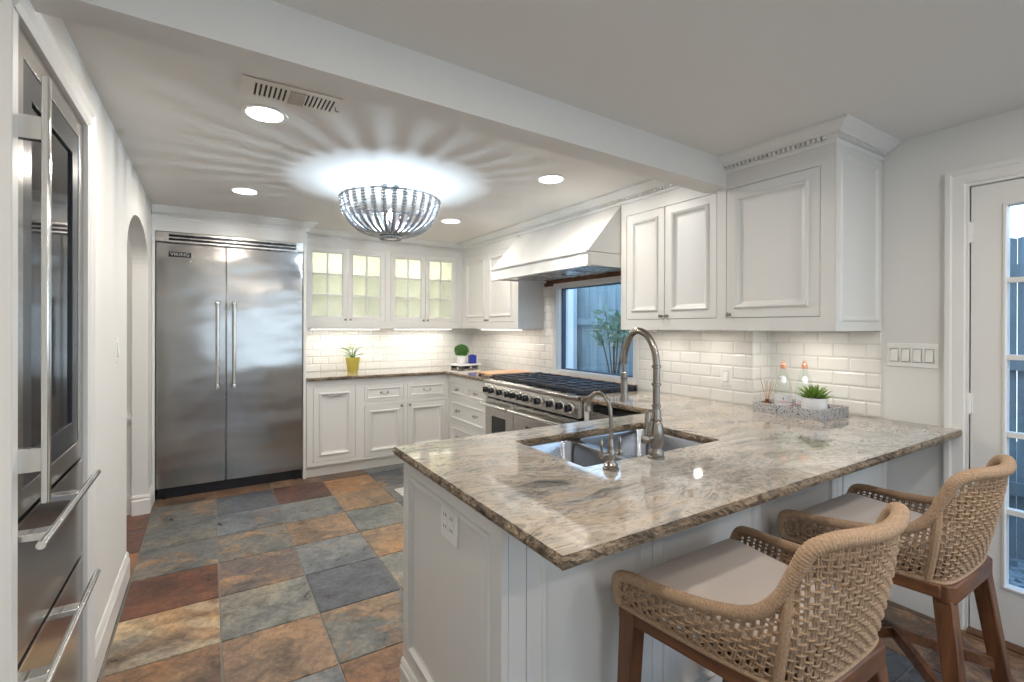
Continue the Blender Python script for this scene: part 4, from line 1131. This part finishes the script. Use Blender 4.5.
for layer, (n_, el, L) in enumerate(((13, .22, .085), (12, .50, .085), (9, .85, .075), (6, 1.2, .06), (2, 1.5, .05))):
    for k in range(n_):
        a = 2*PI*k/n_+layer*.4; e_ = el+rnd.uniform(-.08, .08); d = Vector((math.cos(a)*math.cos(e_), math.sin(a)*math.cos(e_), math.sin(e_)))
        p0 = Vector((0, 0, .082))+d*.006; path = [p0, p0+d*L*.3, p0+d*L*.65+Vector((0, 0, .003)), p0+d*L+Vector((0, 0, .010))]
        b.tube(path, [.006, .0105, .008, .0008], 6, flat=.45)
b.build('leaf_rosette', M['succ'], sc, smooth=True)

rg = MB().prism([(1.36, 2.2), (2.05, 2.2), (2.05, 3.87), (1.33, 3.90)], .001, .010)
tag(rg.build('rug', M['rug'], bevel=.003), 'pale patterned rug runner on the slate in front of the range', 'rug')

# ------------------------------------------------------------------ bar stools
def make_stool():
    t = thing('bar_stool', '', 'stool')
    FHW, RHW, FYY, RYY = .262, .192, .212, -.215     # half widths and depths at the base of the weave
    def side_curve(pts_half, n):
        # mirrored U: front-left -> rear -> front-right
        full = pts_half + [(-x, y, z) for x, y, z in reversed(pts_half[:-1])]
        return bez(full, n)
    base_half = [(-FHW, FYY, .605), (-.247, .08, .605), (-.225, -.06, .605), (-.205, -.165, .605), (-.175, -.215, .605), (-.10, -.228, .605), (0, -.232, .605)]
    top_half = [(-.282, .205, .700), (-.268, .09, .708), (-.245, -.05, .725), (-.228, -.14, .752), (-.214, -.190, .80), (-.206, -.222, .870), (-.195, -.247, .924), (-.150, -.278, .946), (-.075, -.300, .946), (0, -.307, .944)]
    base_half = [(-FHW, FYY, .605), (-.250, .10, .605), (-.235, -.02, .605), (-.220, -.10, .605), (-.208, -.155, .605), (-.196, -.195, .605), (-.178, -.218, .605), (-.13, -.228, .605), (-.06, -.231, .605), (0, -.232, .605)]
    NB = 14
    Bc = side_curve(base_half, NB); Tc = side_curve(top_half, NB); NN = len(Bc)
    def L(u, v):
        i = u*(NN-1); k = min(int(i), NN-2); f = i-k
        a = Bc[k].lerp(Bc[k+1], f); c = Tc[k].lerp(Tc[k+1], f)
        p = a.lerp(c, v)
        bul = math.sin(PI*v)*.010; o = Vector((p.x, p.y+.02, 0)).normalized()
        return p + o*bul
    def nrm(u, v):
        a = L(min(u+.004, 1), v)-L(max(u-.004, 0), v); c = L(u, min(v+.05, 1))-L(u, max(v-.05, 0)); n = a.cross(c)
        return n.normalized() if n.length > 1e-9 else Vector((0, -1, 0))
    # arc-length along the rail to space the warps evenly
    cum = [0]
    for k in range(200): cum.append(cum[-1]+(L((k+1)/200, .35)-L(k/200, .35)).length)
    def u_at(s):
        s *= cum[-1]
        for k in range(200):
            if cum[k+1] >= s: return (k+(s-cum[k])/max(1e-9, cum[k+1]-cum[k]))/200
        return 1
    NW = 64
    H = lambda u: (L(u, 1)-L(u, 0)).length
    # warps: doubled uprights
    b = MB()
    for k in range(NW):
        for q in (-1, 1):
            u = u_at((k+.5)/NW + q*.0024); hh = H(u); m_ = max(4, int(hh/.0065)); pts = []
            for j in range(m_+1):
                v = j/m_; pts.append(L(u, v) + nrm(u, v)*.0018*math.sin(PI*(hh*v/.0135+k)))
            b.tube(pts, .0029, 5, caps=False)
    b.build('upright_strands', M['rope'], t, smooth=True, ang=180)
    # wefts: level strands weaving over and under, ending where they meet the rail
    b = MB(); us = [u_at(k/(NW*2)) for k in range(NW*2+1)]; Hs = [H(u) for u in us]
    r_ = 0; h = .012
    while h < max(Hs)-.012:
        lo = [k for k in range(len(us)) if Hs[k] > h+.004]
        if lo:
            pts = []
            for k in range(lo[0], lo[-1]+1):
                if Hs[k] <= h: continue
                u = us[k]; v = min(.99, (h+.0012*math.sin(k*1.7+r_*2.3))/Hs[k])
                pts.append(L(u, v) + nrm(u, v)*.0040*math.sin(PI*k/2+PI/4+PI*r_))
            b.tube(pts, .0030, 5, caps=False)
        h += .0150 if r_ % 2 else .0115; r_ += 1
    b.build('woven_strands', M['rope'], t, smooth=True, ang=180)
    # rope-wrapped rail: front posts, arms, rear posts and top in one run
    rail_half = [(-.262, FYY+.004, .606), (-.272, FYY+.006, .650), (-.281, .205, .690)] + [(-.277, .165, .704)] + top_half[1:]
    path = side_curve(rail_half, 60); rad = []; b = MB(); pts = []
    Ls = [0]
    for a, c in zip(path, path[1:]): Ls.append(Ls[-1]+(c-a).length)
    tot = Ls[-1]; n = int(tot/.0019); j = 0
    for k in range(n+1):
        s = tot*k/n
        while j < len(Ls)-2 and Ls[j+1] < s: j += 1
        f = (s-Ls[j])/max(1e-9, Ls[j+1]-Ls[j]); pts.append(path[j].lerp(path[j+1], f))
        x = s/tot; thick = .0150 + .0028*math.exp(-((x-.5)/.17)**4)
        rad.append(thick*(.94+.085*abs(math.sin(PI*k/4.0))))
    b.tube(pts, rad, 12); b.build('rope_wrapped_rail', M['rope'], t, smooth=True, ang=180)
    MB().tube(Bc, .0085, 8).build('base_cord', M['rope'], t, smooth=True)
    # corner ribs
    for u in (u_at(.318), u_at(.682)):
        MB().tube([L(u, v/8)-Vector((0, 0, 0)) for v in range(9)], .011, 8).build('corner_rib', M['rope'], t, smooth=True)
    # cushion
    b = MB(); 
    def cush(i, z, bulge=0):
        pts = []
        poly = [(-.236+i, .215-i), (-.242+i, .19-i), (-.190+i, -.16+i), (-.165+i, -.185+i), (.165-i, -.185+i), (.190-i, -.16+i), (.242-i, .19-i), (.236-i, .215-i)]
        for a, c in zip(poly, poly[1:]+poly[:1]):
            for k in range(4): f = k/4; pts.append((a[0]+(c[0]-a[0])*f, a[1]+(c[1]-a[1])*f, z))
        return pts
    rings = [cush(.006, .618), cush(0, .628), cush(0, .665), cush(.006, .678), cush(.02, .686), cush(.06, .691), cush(.12, .693)]
    b.loft(rings, True); b.build('seat_cushion', M['cushion'], t, smooth=True, ang=60)
    # wooden frame
    b = MB()
    b.loft([[(-.262, .225, z) for z in (.560, .602)] + [(-.262, .185, z) for z in (.602, .560)], [(.262, .225, z) for z in (.560, .602)] + [(.262, .185, z) for z in (.602, .560)]])
    fo = b.build('front_rail', M['walnutX'], t, bevel=.004)
    outer = [(-.200, -.232), (-.175, -.245), (.175, -.245), (.200, -.232)]
    MB().prism([(-.196, -.200), (-.194, -.230), (-.172, -.243), (.172, -.243), (.194, -.230), (.196, -.200)], .545, .602).build('rear_rail', M['walnutX'], t, bevel=.005)
    for s in (-1, 1):
        b = MB(); b.loft([[(s*.262, .225, .56), (s*.230, .225, .56), (s*.230, .225, .602), (s*.262, .225, .602)], [(s*.206, -.215, .56), (s*.174, -.215, .56), (s*.174, -.215, .602), (s*.206, -.215, .602)]])
        b.build('side_rail', M['walnutY'], t, bevel=.004)
    MB().box(-.20, -.20, .603, .20, .20, .617).build('seat_board', M['walnut'], t)
    legs = {}
    for sx, sy in ((-1, 1), (1, 1), (-1, -1), (1, -1)):
        xt, yt = (.236*sx, .195) if sy > 0 else (.166*sx, -.214); xb, yb = (.255*sx, .215) if sy > 0 else (.222*sx, -.285)
        wt, wb = (.026 if sy > 0 else .024), .020
        b = MB(); zt = .60 if sy > 0 else .555
        b.loft([[(xb-wb, yb-wb, 0), (xb+wb, yb-wb, 0), (xb+wb, yb+wb, 0), (xb-wb, yb+wb, 0)], [(xt-wt, yt-wt, zt), (xt+wt, yt-wt, zt), (xt+wt, yt+wt, zt), (xt-wt, yt+wt, zt)]])
        b.build('leg', M['walnut'], t, bevel=.004)
        f = .24/.6; legs[(sx, sy)] = Vector((xb+(xt-xb)*f, yb+(yt-yb)*f, .24))
    def bar(a, c, nm, w=.012, h=.020):
        d = (c-a).normalized(); s = d.cross(Vector((0, 0, 1))).normalized()*w; u_ = Vector((0, 0, h))
        MB().loft([[a-s-u_, a+s-u_, a+s+u_, a-s+u_], [c-s-u_, c+s-u_, c+s+u_, c-s+u_]]).build(nm, M['walnutX'], t, bevel=.003)
    C0 = Vector((0, -.03, .30))
    bar(legs[(-1, 1)], C0, 'stretcher'); bar(legs[(1, 1)], C0, 'stretcher'); bar(legs[(-1, -1)], C0, 'stretcher'); bar(legs[(1, -1)], C0, 'stretcher')
    return t
s1 = make_stool(); s1.location = (1.245, .745, 0)
s1['label'] = 'rope-woven wooden bar stool nearest the camera, at the left of the overhang'
s2 = copy_tree(s1); s2.location = (2.085, .745, 0)
s2['label'] = 'rope-woven wooden bar stool beside the glazed door'
for s_ in (s1, s2): s_['group'] = 'bar stools at the peninsula'
